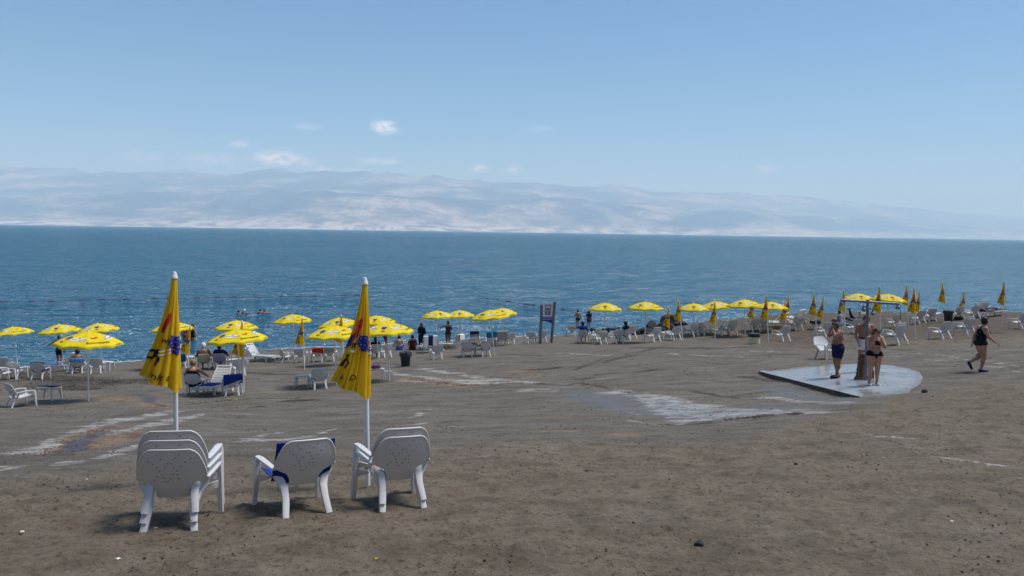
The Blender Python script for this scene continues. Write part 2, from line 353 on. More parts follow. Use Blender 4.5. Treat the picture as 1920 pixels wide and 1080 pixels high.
# ================================================================== THE SETTING
def polydist(X, Y, pts):
    d = np.full(X.shape, 1e9)
    for (ax, ay), (bx, by) in zip(pts[:-1], pts[1:]):
        vx, vy = bx - ax, by - ay; t = np.clip(((X - ax) * vx + (Y - ay) * vy) / (vx * vx + vy * vy + 1e-9), 0, 1)
        d = np.minimum(d, np.hypot(X - ax - t * vx, Y - ay - t * vy))
    return d
def axis(segs):
    out = []
    for a, b, s0, s1 in segs:
        n = max(1, int(round((b - a) / ((s0 + s1) / 2)))); t = np.linspace(0, 1, n, endpoint=False)
        k = s1 / s0; out.append(a + (b - a) * ((k ** t - 1) / (k - 1) if abs(k - 1) > .01 else t))
    return np.concatenate(out + [[segs[-1][1]]])
SALT = [([(30, 846), (60, 836), (92, 832)], .32), ([(170, 800), (240, 786), (300, 776), (328, 771)], .42), ([(205, 812), (262, 803), (300, 797), (345, 785)], .42), ([(120, 873), (190, 863), (212, 856)], .2),
        ([(212, 856), (262, 835), (300, 822)], .16), ([(60, 852), (110, 820), (180, 800)], .25), ([(0, 878), (12, 880)], .3), ([(340, 790), (380, 778)], .15),
        ([(452, 826), (500, 813), (528, 808)], .16), ([(470, 823), (530, 828), (575, 822)], .22), ([(565, 820), (600, 813), (632, 802)], .10),
        ([(1150, 733), (1220, 742), (1300, 755), (1400, 768)], .55), ([(1225, 745), (1262, 765), (1300, 780)], .6), ([(1240, 760), (1330, 775), (1420, 772), (1505, 768)], .7), ([(1185, 787), (1230, 795), (1290, 785)], .2),
        ([(1290, 782), (1400, 772), (1480, 770)], .35), ([(1440, 740), (1520, 752), (1580, 752)], .35), ([(1180, 770), (1200, 772)], .15),
        ([(740, 703), (800, 708), (862, 716), (930, 718), (1000, 716)], .25), ([(793, 692), (850, 699), (905, 707), (950, 712)], .28), ([(700, 690), (760, 704)], .15), ([(985, 729), (1030, 732)], .35), ([(760, 716), (840, 712), (920, 712)], .4),
        ([(752, 799), (800, 794)], .14), ([(845, 800), (862, 800)], .08), ([(720, 771), (800, 768)], .12), ([(770, 782), (790, 776)], .15),
        ([(1250, 662), (1330, 668), (1400, 671)], .12), ([(1010, 662), (1100, 664), (1140, 666)], .14), ([(1585, 668), (1710, 668)], .12), ([(1655, 661), (1760, 665), (1850, 678), (1920, 688)], .09), ([(1715, 673), (1800, 678), (1850, 683)], .08), ([(1850, 685), (1920, 697)], .1),
        ([(1660, 858), (1760, 862), (1850, 872), (1930, 884)], .11), ([(1262, 823), (1310, 827), (1352, 832)], .05), ([(1580, 818), (1720, 826)], .06), ([(1000, 770), (1030, 768)], .08), ([(420, 745), (520, 748)], .08), ([(1410, 655), (1460, 660)], .15)]
RUST = [([(110, 852), (150, 822), (195, 803)], .42), ([(150, 838), (215, 825), (255, 812)], .4), ([(205, 748), (280, 752), (300, 768)], .35), ([(120, 742), (230, 742)], .22), ([(768, 797), (790, 795)], .09), ([(480, 762), (505, 762)], .16), ([(420, 765), (450, 765)], .14),
        ([(1250, 794), (1285, 790), (1330, 791)], .13), ([(1365, 783), (1440, 777), (1515, 768)], .2), ([(760, 712), (860, 722), (960, 716)], .3), ([(960, 693), (985, 696)], .3), ([(980, 703), (1010, 704)], .2), ([(1290, 752), (1340, 756)], .25), ([(1030, 812), (1120, 815), (1180, 818)], .25), ([(850, 655), (900, 660)], .3), ([(985, 731), (1020, 734)], .15)]
PURP = [([(95, 857), (135, 847), (148, 826), (185, 810)], .17), ([(10, 856), (42, 850)], .12), ([(150, 849), (232, 838)], .10), ([(252, 737), (275, 745), (283, 754)], .12), ([(283, 754), (305, 760), (270, 770), (242, 775)], .06), ([(1460, 773), (1490, 770)], .1), ([(290, 772), (322, 772)], .1)]
DARK = [([(30, 702), (120, 712), (200, 717), (270, 712)], .9), ([(70, 722), (160, 726)], .5), ([(355, 757), (440, 746), (560, 746)], .14), ([(540, 752), (580, 752)], .3), ([(860, 722), (1000, 718), (1062, 722), (1085, 717), (1150, 731), (1190, 735)], .07), ([(1075, 694), (1120, 683)], .10), ([(1130, 681), (1190, 664)], .16), ([(1195, 660), (1250, 650)], .12), ([(1090, 686), (1150, 668), (1180, 662)], .06), ([(1120, 703), (1160, 701)], .1), ([(1190, 698), (1230, 694)], .12),
        ([(1003, 692), (1045, 690)], .3), ([(1190, 652), (1300, 653), (1400, 650)], .25), ([(1375, 738), (1450, 730)], .12), ([(1300, 730), (1380, 742)], .1), ([(1400, 703), (1480, 712)], .2), ([(1085, 712), (1110, 708)], .12), ([(1410, 668), (1490, 664)], .12), ([(1260, 792), (1330, 788)], .1), ([(1390, 785), (1500, 772)], .12), ([(705, 680), (780, 688)], .09), ([(600, 690), (640, 695)], .15), ([(940, 665), (1010, 668)], .14), ([(1480, 612), (1620, 616)], .16), ([(1700, 622), (1880, 626)], .15), ([(1560, 650), (1720, 656)], .12), ([(430, 700), (560, 700)], .2)]
WET = [([(1230, 755), (1330, 775), (1440, 765)], 1.0), ([(1450, 725), (1560, 748)], .5), ([(1100, 738), (1230, 770)], .8), ([(420, 640), (1000, 622)], .1)]
xs = axis([(-1500, -120, 160, 20), (-120, -42, 12, 1.2), (-42, -11, .8, .09), (-11, 13, .055, .055), (13, 46, .09, .6), (46, 120, 1.2, 12), (120, 1500, 20, 160)])
ys = axis([(-1500, -60, 160, 12), (-60, 2, 4, .3), (2, 4.8, .2, .05), (4.8, 13, .042, .055), (13, 30, .06, .11), (30, 66, .12, .35), (66, 110, .6, 4)])
def build_ground():
    X, Y = np.meshgrid(xs, ys, indexing='ij'); Z = height(X, Y)
    c0 = 11.0 + np.where(X < 0, .3 * X, .8 * np.minimum(X, 13)); near = 1 - sstep(-1.3, 1.8, Y - c0 + 3.4 * fbm(X * .3, Y * .3, 4, 21)); near = np.maximum(near, .95 * sstep(9, 16, X + 2 * fbm(X * .2, Y * .2, 3, 22)) * sstep(27, 36, Y)); land = sstep(-.3, .3, Z)
    # trampled clods and footprints, real relief
    fine = fbm(X * 7, Y * 9, 4, 31); mid = fbm(X * 1.9, Y * 2.4, 4, 33); clod = np.maximum(0, fbm(X * 11, Y * 14, 2, 35) - .18)
    box = (np.abs(X) < 46) & (Y > 2) & (Y < 66)
    D = (.013 * fine + .034 * mid + .05 * clod) * (.40 + .60 * near) * land
    cx = sum(p[0] for p in _sl) / len(_sl); cy = sum(p[1] for p in _sl) / len(_sl)
    flat = sstep(.95, 1.15, np.sqrt(((X - cx) / 2.6) ** 2 + ((Y - cy) / 3.4) ** 2))
    def acc(lst, k=1.0):
        s = np.zeros(X.shape); sel = np.where(box)
        xx, yy = X[sel], Y[sel]; wx = xx + .12 * fbm(xx * 2, yy * 2, 3, 51); wy = yy + .2 * fbm(xx * 2, yy * 2, 3, 53); v = np.zeros(len(xx))
        for pts, w in lst:
            P = [march(a, b, height0)[:2] for a, b in pts]
            far = 1 + .02 * P[0][1]
            v = np.maximum(v, 1 - sstep(.25 * w * far, 1.25 * w * far, polydist(wx, wy, P)))
        s[sel] = v; return s
    salt, rust, purp, dark, wet = acc(SALT), acc(RUST), acc(PURP), acc(DARK), acc(WET)
    Z = Z + np.where(box, D * flat * (1 - .6 * salt), 0) - .02 * purp + .015 * dark * fbm(X * 5, Y * 5, 3, 71)
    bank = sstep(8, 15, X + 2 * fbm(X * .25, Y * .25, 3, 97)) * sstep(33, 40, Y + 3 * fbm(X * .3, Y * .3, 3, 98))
    shore = (1 - sstep(.03, .24, Z + .10 * fbm(X * .5, Y * .5, 3, 95))) * (Y > 30)
    V = np.stack([X, Y, Z], -1).reshape(-1, 3); me = mesh_np('ground', V, grid_faces(len(xs), len(ys)), None)
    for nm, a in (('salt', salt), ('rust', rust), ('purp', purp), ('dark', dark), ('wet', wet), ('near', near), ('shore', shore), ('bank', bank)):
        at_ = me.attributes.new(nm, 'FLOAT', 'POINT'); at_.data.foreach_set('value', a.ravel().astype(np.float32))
    m, nt, N, L, B = new_mat('beach_mud'); tc = N.new('ShaderNodeTexCoord'); P = tc.outputs['Object']
    A = {}
    for nm in ('salt', 'rust', 'purp', 'dark', 'wet', 'near', 'shore', 'bank'):
        a = N.new('ShaderNodeAttribute'); a.attribute_name = nm; A[nm] = a.outputs['Fac']
    n_big = noise_node(N, L, P, .35, 5, .55); n_mid = noise_node(N, L, P, 2.3, 6, .6); n_fin = noise_node(N, L, P, 17, 6, .7); n_vf = noise_node(N, L, P, 75, 3, .6)
    mp = N.new('ShaderNodeMapping'); mp.inputs['Scale'].default_value = (.5, 1.3, 1); mp.inputs['Rotation'].default_value = (0, 0, .15); L.new(P, mp.inputs[0]); n_str = noise_node(N, L, mp.outputs[0], 1.5, 7, .66)
    warm = mixc(N, L, ramp(N, L, n_mid.outputs['Fac'], .3, .72), (.122, .094, .062), (.225, .180, .126))
    grey = mixc(N, L, ramp(N, L, n_str.outputs['Fac'], .32, .68), (.112, .096, .074), (.188, .166, .134))
    nearf = mathn(N, L, 'ADD', A['near'], mathn(N, L, 'MULTIPLY', mathn(N, L, 'SUBTRACT', n_big.outputs['Fac'], .5), 1.6))
    c = mixc(N, L, ramp(N, L, nearf, .1, .8), grey, warm)
    c = mixc(N, L, ramp(N, L, n_big.outputs['Fac'], .55, .75, 0, .35), c, (.13, .098, .064))
    c = mixc(N, L, ramp(N, L, n_fin.outputs['Fac'], .51, .66, 0, .85), c, (.055, .042, .028))      # dark crumbs
    c = mixc(N, L, ramp(N, L, n_fin.outputs['Fac'], .44, .30, 0, .35), c, (.30, .25, .18))
    c = mixc(N, L, ramp(N, L, n_vf.outputs['Fac'], .58, .72, 0, .5), c, (.055, .042, .03))
    n_pat = noise_node(N, L, mp.outputs[0], .8, 6, .7)
    c = mixc(N, L, ramp(N, L, n_pat.outputs['Fac'], .52, .70, 0, .55), c, (.085, .064, .042))      # damp brown patches
    c = mixc(N, L, ramp(N, L, n_mid.outputs['Fac'], .56, .68, 0, .45), c, (.075, .058, .040))
    c = mixc(N, L, ramp(N, L, n_pat.outputs['Fac'], .44, .30, 0, .35), c, (.27, .25, .215))
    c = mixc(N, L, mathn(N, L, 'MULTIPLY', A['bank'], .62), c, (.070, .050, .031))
    c = mixc(N, L, mathn(N, L, 'MULTIPLY', A['shore'], .8), c, (.052, .044, .036))
    dk = mathn(N, L, 'MULTIPLY', A['dark'], ramp(N, L, n_fin.outputs['Fac'], .38, .56)); c = mixc(N, L, dk, c, (.035, .024, .016))
    wt = mathn(N, L, 'MULTIPLY', A['wet'], .6); c = mixc(N, L, wt, c, (.12, .11, .10))
    rs = mathn(N, L, 'MULTIPLY', A['rust'], ramp(N, L, n_fin.outputs['Fac'], .40, .58, 0, .85)); rcol = mixc(N, L, ramp(N, L, n_mid.outputs['Fac'], .4, .6), (.12, .048, .022), (.34, .22, .12)); c = mixc(N, L, rs, c, rcol)
    sn = mathn(N, L, 'ADD', A['salt'], mathn(N, L, 'MULTIPLY', mathn(N, L, 'SUBTRACT', n_str.outputs['Fac'], .5), 2.2)); sn = mathn(N, L, 'ADD', sn, mathn(N, L, 'MULTIPLY', mathn(N, L, 'SUBTRACT', n_fin.outputs['Fac'], .5), 1.3))
    mp3 = N.new('ShaderNodeMapping'); mp3.inputs['Scale'].default_value = (.8, 1.6, 1); mp3.inputs['Rotation'].default_value = (0, 0, -.3); L.new(P, mp3.inputs[0]); n_brk = noise_node(N, L, mp3.outputs[0], 4.5, 8, .72)
    sn = mathn(N, L, 'ADD', sn, mathn(N, L, 'MULTIPLY', mathn(N, L, 'SUBTRACT', n_brk.outputs['Fac'], .53), 3.2))
    sm = mathn(N, L, 'MULTIPLY', ramp(N, L, sn, .60, 1.25, 0, .9), ramp(N, L, A['salt'], .02, .3)); c = mixc(N, L, sm, c, mixc(N, L, ramp(N, L, n_vf.outputs['Fac'], .4, .65), (.50, .50, .48), (.30, .27, .23)))
    pn = mathn(N, L, 'MULTIPLY', A['purp'], ramp(N, L, n_str.outputs['Fac'], .32, .5)); c = mixc(N, L, pn, c, (.055, .045, .065))
    L.new(c, B.inputs['Base Color'])
    wr = mathn(N, L, 'MAXIMUM', mathn(N, L, 'MAXIMUM', mathn(N, L, 'MULTIPLY', A['wet'], .8), pn), mathn(N, L, 'MULTIPLY', A['shore'], .8))
    rg = N.new('ShaderNodeMapRange'); L.new(wr, rg.inputs[0]); rg.inputs[3].default_value = .85; rg.inputs[4].default_value = .28; L.new(rg.outputs[0], B.inputs['Roughness'])
    B.inputs['Specular IOR Level'].default_value = .3
    hs = mathn(N, L, 'ADD', mathn(N, L, 'MULTIPLY', n_fin.outputs['Fac'], .7), mathn(N, L, 'MULTIPLY', n_vf.outputs['Fac'], .25)); hs = mathn(N, L, 'ADD', hs, n_str.outputs['Fac'])
    bp = N.new('ShaderNodeBump'); bp.inputs['Strength'].default_value = 1.0; bp.inputs['Distance'].default_value = .06; L.new(hs, bp.inputs['Height']); L.new(bp.outputs[0], B.inputs['Normal'])
    me.materials.append(m); M['ground'] = m
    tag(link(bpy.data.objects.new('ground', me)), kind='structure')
build_ground()

def build_sea():
    m, nt, N, L, B = new_mat('sea_water'); tc = N.new('ShaderNodeTexCoord'); P = tc.outputs['Object']
    def mapped(sx, sy, rot): 
        mp = N.new('ShaderNodeMapping'); mp.inputs['Scale'].default_value = (sx, sy, 1); mp.inputs['Rotation'].default_value = (0, 0, rot); L.new(P, mp.inputs[0]); return mp.outputs[0]
    a = noise_node(N, L, mapped(.9, 1.7, .12), 1.0, 3, .55); b = noise_node(N, L, mapped(.22, .42, -.1), 1.0, 4, .6); b2 = noise_node(N, L, mapped(.10, .19, .06), 1.0, 3, .55); g = noise_node(N, L, mapped(.02, .06, .1), 1.0, 4, .55); far = noise_node(N, L, mapped(.0009, .006, .02), 1, 5, .6)
    h = mathn(N, L, 'ADD', mathn(N, L, 'MULTIPLY', a.outputs['Fac'], .30), mathn(N, L, 'MULTIPLY', b.outputs['Fac'], 1.1)); h = mathn(N, L, 'ADD', h, mathn(N, L, 'MULTIPLY', b2.outputs['Fac'], 3.0)); h = mathn(N, L, 'ADD', h, mathn(N, L, 'MULTIPLY', g.outputs['Fac'], 5.0))
    bp = N.new('ShaderNodeBump'); bp.inputs['Strength'].default_value = 1.0; bp.inputs['Distance'].default_value = 2.1; L.new(h, bp.inputs['Height'])
    c = mixc(N, L, ramp(N, L, far.outputs['Fac'], .35, .65), (.008, .076, .128), (.012, .100, .158))
    N.remove(B); df = N.new('ShaderNodeBsdfDiffuse'); gl = N.new('ShaderNodeBsdfGlossy'); fr = N.new('ShaderNodeFresnel'); ms = N.new('ShaderNodeMixShader'); fr.inputs['IOR'].default_value = 1.5; gl.inputs['Roughness'].default_value = .06; gl.inputs['Color'].default_value = (.95, .98, 1, 1)
    L.new(c, df.inputs['Color']); L.new(bp.outputs[0], gl.inputs['Normal']); L.new(bp.outputs[0], fr.inputs['Normal']); L.new(mathn(N, L, 'MULTIPLY', fr.outputs[0], 1.0), ms.inputs[0]); L.new(df.outputs[0], ms.inputs[1]); L.new(gl.outputs[0], ms.inputs[2]); L.new(ms.outputs[0], N['Material Output'].inputs['Surface'])
    V = [(-30000, 20, 0), (32000, 20, 0), (32000, 34000, 0), (-30000, 34000, 0)]
    me = mesh_np('sea', np.array(V), np.array([[0, 1, 2, 3]]), m, False)
    tag(link(bpy.data.objects.new('sea', me)), kind='structure')
build_sea()

# foam where the ripples break along the shoreline
def build_foam():
    m, nt, N, L, B = new_mat('foam'); tc = N.new('ShaderNodeTexCoord')
    mp = N.new('ShaderNodeMapping'); mp.inputs['Scale'].default_value = (.8, 2.2, 1); L.new(tc.outputs['Object'], mp.inputs[0])
    n = noise_node(N, L, mp.outputs[0], 2.2, 6, .7); at_ = N.new('ShaderNodeAttribute'); at_.attribute_name = 'edge'
    B.inputs['Base Color'].default_value = (.72, .76, .78, 1); B.inputs['Roughness'].default_value = .7
    tr = N.new('ShaderNodeBsdfTransparent'); ms = N.new('ShaderNodeMixShader'); s = mathn(N, L, 'ADD', n.outputs['Fac'], at_.outputs['Fac'])
    L.new(ramp(N, L, s, .58, .80, 0, .85), ms.inputs[0]); L.new(tr.outputs[0], ms.inputs[1]); L.new(B.outputs[0], ms.inputs[2]); L.new(ms.outputs[0], N['Material Output'].inputs['Surface'])
    line = []
    for x in np.arange(-38, 44, .35):
        yy = np.linspace(34, 80, 460); z = height(np.full(yy.shape, x), yy); k = np.where((z[:-1] > .0) & (z[1:] <= .0))[0]
        if len(k): line.append((x, yy[k[-1]]))
    prof = [(-.35, .0), (.0, .22), (.35, .05), (.9, -.12), (1.4, .10), (1.9, -.3)]
    V = []; E = []
    for x, y in line:
        w = .5 * float(fbm(np.array([x * .3]), np.array([0.]), 3, 91)[0])
        for o, e in prof: V.append((x - .2 * o, y + o + w, .012)); E.append(e)
    me = mesh_np('shore_foam', np.array(V), grid_faces(len(line), len(prof)), m, False)
    a = me.attributes.new('edge', 'FLOAT', 'POINT'); a.data.foreach_set('value', np.array(E, np.float32))
    tag(link(bpy.data.objects.new('shore_foam', me)), 'thin broken line of white foam along the water edge', 'foam', kind='stuff')
build_foam()

def build_mountains():
    bx = np.array([-600, 0, 100, 200, 540, 700, 960, 1060, 1220, 1450, 1700, 1920, 2500]); hf = np.array([46, 48, 52, 58, 67, 66, 62, 60, 52, 41, 27, 17, 8.])
    cx = np.array([-600, 0, 180, 330, 640, 740, 850, 960, 1060, 1150, 1220, 1380, 1540, 1650, 1800, 1920, 2500]); hb = np.array([100, 97, 92, 90, 93, 95, 83, 76, 73, 78, 64, 68, 64, 53, 43, 36, 20.])
    X = np.linspace(-13500, 21000, 620); T = np.concatenate([[-60, 0], np.linspace(40, 3200, 110), np.linspace(3290, 9500, 70)])
    XX, TT = np.meshgrid(X, T, indexing='ij')
    YS = 11200 + .5 * np.maximum(0, XX + 1500) + 260 * fbm(XX / 2600, XX * 0, 4, 3); YY = YS + TT
    b = 960 + FPX * XX / YY
    Hf = np.interp(b, bx, hf) * YY / FPX; Hb = np.interp(b, cx, hb) * YY / FPX
    wx = XX + 500 * fbm(XX / 1800, YY / 1800, 3, 17)
    rid = 1 - np.abs(fbm(wx / 900, YY / 1500, 5, 23)) * 2; rid2 = 1 - np.abs(fbm(wx / 2400, YY / 2600, 4, 27)) * 2
    t1 = sstep(200, 2700, TT * (1 + .35 * fbm(XX / 1500, YY / 2500, 3, 29)))
    front = Hf * (.10 * sstep(0, 500, TT) + t1 * (.76 + .13 * rid2 + .11 * rid))
    t2 = sstep(3600, 8600, TT); back = np.maximum(0, Hb - Hf * .8) * t2 * (.9 + .10 * rid2) 
    Z = front + back + 18 * fbm(XX / 260, YY / 260, 4, 41) * sstep(100, 900, TT) + 3; Z[:, 0] = -6; Z[:, 1] = 2
    me = mesh_np('far_mountains', np.stack([XX, YY, Z], -1).reshape(-1, 3), grid_faces(len(X), len(T)), None)
    m, nt, N, L, B = new_mat('desert_rock'); tc = N.new('ShaderNodeTexCoord'); P = tc.outputs['Object']
    mp = N.new('ShaderNodeMapping'); mp.inputs['Scale'].default_value = (.0006, .0005, .0025); L.new(P, mp.inputs[0])
    n1 = noise_node(N, L, mp.outputs[0], 1.0, 7, .6); n2 = noise_node(N, L, P, .0035, 6, .65); sx = N.new('ShaderNodeSeparateXYZ'); L.new(P, sx.inputs[0])
    c = mixc(N, L, ramp(N, L, n1.outputs['Fac'], .45, .63), (.075, .05, .05), (.55, .45, .35))
    c = mixc(N, L, ramp(N, L, n2.outputs['Fac'], .45, .62, 0, .7), c, (.16, .10, .085))
    n3 = noise_node(N, L, P, .013, 5, .7); c = mixc(N, L, ramp(N, L, n3.outputs['Fac'], .42, .62, 0, .55), c, (.10, .07, .065))
    lowland = ramp(N, L, sx.outputs['Z'], 190, 20); c = mixc(N, L, mathn(N, L, 'MULTIPLY', lowland, ramp(N, L, n2.outputs['Fac'], .62, .40)), c, (.66, .57, .47))
    L.new(c, B.inputs['Base Color']); B.inputs['Roughness'].default_value = .95; B.inputs['Specular IOR Level'].default_value = .1
    me.materials.append(m); tag(link(bpy.data.objects.new('far_mountains', me)), kind='structure')
    # hotel blocks strung along the far shore
    wm = simple('far_wall', (.80, .78, .74), .8, .05); k = 0
    for px, w, hgt, st in [(648, 70, 26, 2), (664, 50, 34, 3), (682, 90, 22, 2), (700, 60, 38, 3), (716, 80, 30, 2), (733, 55, 44, 3), (748, 100, 20, 2), (1110, 120, 46, 3)]:
        YSx = 11500 if px < 1000 else 12900; b0 = (px - 960) / FPX; x = b0 * YSx; y = 11200 + .5 * max(0, x + 1500) + 260 * float(fbm(np.array([x / 2600]), np.array([0.]), 4, 3)[0]) + 70 + (k % 3) * 60; x = b0 * y
        mb = MB()
        for s in range(st): mb.box((x + s * 6, y, 4 + hgt * (s + .5) / st), (w * (1 - .22 * s), 30, hgt / st))
        o = mb.build('hotel_block', wm, None, False)
        k += 1; tag(o, ('pale stepped hotel block, %s from the left in the cluster on the far shore' % ORD[k]) if px < 1000 else 'lone pale block on the far shore right of the hotel cluster', 'building', 'pale buildings on the far shore')
build_mountains()

def build_haze():
    me = MB().box((3000, 15000, 745), (70000, 42000, 1500)).mesh('haze', None, False)
    me.materials.clear(); m = bpy.data.materials.new('haze_air'); m.use_nodes = True; N = m.node_tree.nodes; L = m.node_tree.links
    for n in list(N): N.remove(n)
    o = N.new('ShaderNodeOutputMaterial'); v = N.new('ShaderNodeVolumePrincipled'); v.inputs['Color'].default_value = (.54, .81, 1.0, 1); v.inputs['Absorption Color'].default_value = (.72, .93, 1, 1); v.inputs['Density'].default_value = HAZE; v.inputs['Anisotropy'].default_value = .0
    L.new(v.outputs[0], o.inputs['Volume']); me.materials.append(m)
    tag(link(bpy.data.objects.new('haze', me)), 'pale haze hanging over the sea and the far shore', 'haze', kind='stuff')
HAZE = 1.05e-4
build_haze()

# concrete shower slab, crusted with salt
def build_slab():
    m, nt, N, L, B = new_mat('wet_slab'); tc = N.new('ShaderNodeTexCoord'); P = tc.outputs['Object']
    n1 = noise_node(N, L, P, 1.1, 6, .6); n2 = noise_node(N, L, P, 6, 6, .65); n3 = noise_node(N, L, P, 30, 4, .6)
    c = mixc(N, L, ramp(N, L, n1.outputs['Fac'], .36, .62), (.15, .145, .14), (.30, .305, .31)); c = mixc(N, L, ramp(N, L, n2.outputs['Fac'], .5, .72, 0, .6), c, (.46, .47, .48)); c = mixc(N, L, ramp(N, L, n3.outputs['Fac'], .55, .75, 0, .4), c, (.16, .13, .10))
    ra = N.new('ShaderNodeAttribute'); ra.attribute_name = 'rim'; rs = mathn(N, L, 'ADD', ra.outputs['Fac'], mathn(N, L, 'MULTIPLY', mathn(N, L, 'SUBTRACT', n2.outputs['Fac'], .5), 1.4)); c = mixc(N, L, mathn(N, L, 'MULTIPLY', ramp(N, L, rs, .25, .85), ramp(N, L, ra.outputs['Fac'], .0, .3)), c, mixc(N, L, n3.outputs['Fac'], (.12, .10, .075), (.21, .185, .15)))
    L.new(c, B.inputs['Base Color']); L.new(ramp(N, L, n1.outputs['Fac'], .4, .6, .12, .5), B.inputs['Roughness'])
    bp = N.new('ShaderNodeBump'); bp.inputs['Strength'].default_value = .25; bp.inputs['Distance'].default_value = .02; L.new(n2.outputs['Fac'], bp.inputs['Height']); L.new(bp.outputs[0], B.inputs['Normal'])
    pts = [p[:2] for p in _sl]; cx = sum(p[0] for p in pts) / len(pts); cy = sum(p[1] for p in pts) / len(pts)
    ring = []
    for i, p in enumerate(pts):
        q = pts[(i + 1) % len(pts)]; n = 8
        for k in range(n):
            t = k / n; x = p[0] + (q[0] - p[0]) * t; y = p[1] + (q[1] - p[1]) * t; w = 1 + (.03 if i != len(pts) - 1 else .004) * float(fbm(np.array([x * 1.3]), np.array([y * 1.3]), 3, 61)[0])
            ring.append((cx + (x - cx) * w, cy + (y - cy) * w))
    n = len(ring); fr = [0, .25, .5, .68, .8, .88, .94, .98, 1.0]; V = []; RA = []
    for f in fr:
        for i, (x, y) in enumerate(ring):
            xx, yy = cx + (x - cx) * f, cy + (y - cy) * f; front = 1 if i >= n - 9 or i < 2 else 0
            RA.append(0 if front else float(sstep(.55, 1.0, f))); V.append((xx, yy, slab_z(xx, yy) - .07 * (0 if front else float(sstep(.8, 1.0, f)))))
    K = len(fr) * n; V += [(x, y, slab_z(x, y) - .22) for x, y in ring]; RA += [0] * n
    F = [(k * n + i, k * n + (i + 1) % n, (k + 1) * n + (i + 1) % n, (k + 1) * n + i) for k in range(len(fr)) for i in range(n)]
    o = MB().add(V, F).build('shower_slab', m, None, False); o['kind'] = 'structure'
    at_ = o.data.attributes.new('rim', 'FLOAT', 'POINT'); at_.data.foreach_set('value', np.array(RA, np.float32))
    o.data.materials.append(simple('dark_edge', (.085, .07, .055), .9, .5, 9))  # darker brown for the upright sides of the slab
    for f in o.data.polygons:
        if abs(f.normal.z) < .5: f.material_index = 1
build_slab()

# loose clods and pebbles
def build_gravel():
    n = 26000; bm_v = []; bm_f = []
    ico = bmesh.new(); bmesh.ops.create_icosphere(ico, subdivisions=1, radius=1); iv = np.array([v.co[:] for v in ico.verts]); inf = np.array([[v.index for v in f.verts] for f in ico.faces]); ico.free()
    Yv = 4.6 + 30 * RNG.random(n) ** 1.5; Xv = (RNG.random(n) * 2 - 1) * (.72 * Yv + 1.5)
    keep = fbm(Xv * .8, Yv * .8, 4, 81) > .02 + .16 * sstep(10, 14, Yv); Xv, Yv = Xv[keep], Yv[keep]; n = len(Xv); Zv = height(Xv, Yv); cxs = sum(p[0] for p in _sl) / len(_sl); cys = sum(p[1] for p in _sl) / len(_sl); ok = ((Xv - cxs) / 3.2) ** 2 + ((Yv - cys) / 4.0) ** 2 > 1; Xv, Yv, Zv = Xv[ok], Yv[ok], Zv[ok]; n = len(Xv)
    sz = (.0035 + .012 * RNG.random(n) ** 4) * (1 + .035 * np.maximum(0, Yv - 9)); V = np.empty((n, 12, 3)); 
    for i in range(n):
        s = sz[i] * np.array([1, .6 + .6 * RNG.random(), .35 + .4 * RNG.random()]); a = RNG.random() * 6.28; P = iv * s * (1 + .35 * (RNG.random((12, 1)) - .5)); ca, sa = math.cos(a), math.sin(a)
        V[i] = np.stack([P[:, 0] * ca - P[:, 1] * sa + Xv[i], P[:, 0] * sa + P[:, 1] * ca + Yv[i], P[:, 2] + Zv[i] + sz[i] * .3 + .006], -1)
    F = (inf[None] + np.arange(n)[:, None, None] * 12).reshape(-1, 3)
    me = mesh_np('gravel', V.reshape(-1, 3), F, simple('clod', (.085, .066, .046), .95, .5, 3), False)
    tag(link(bpy.data.objects.new('gravel', me)), 'small dark clods and pebbles strewn over the mud', 'gravel', kind='stuff')
build_gravel()

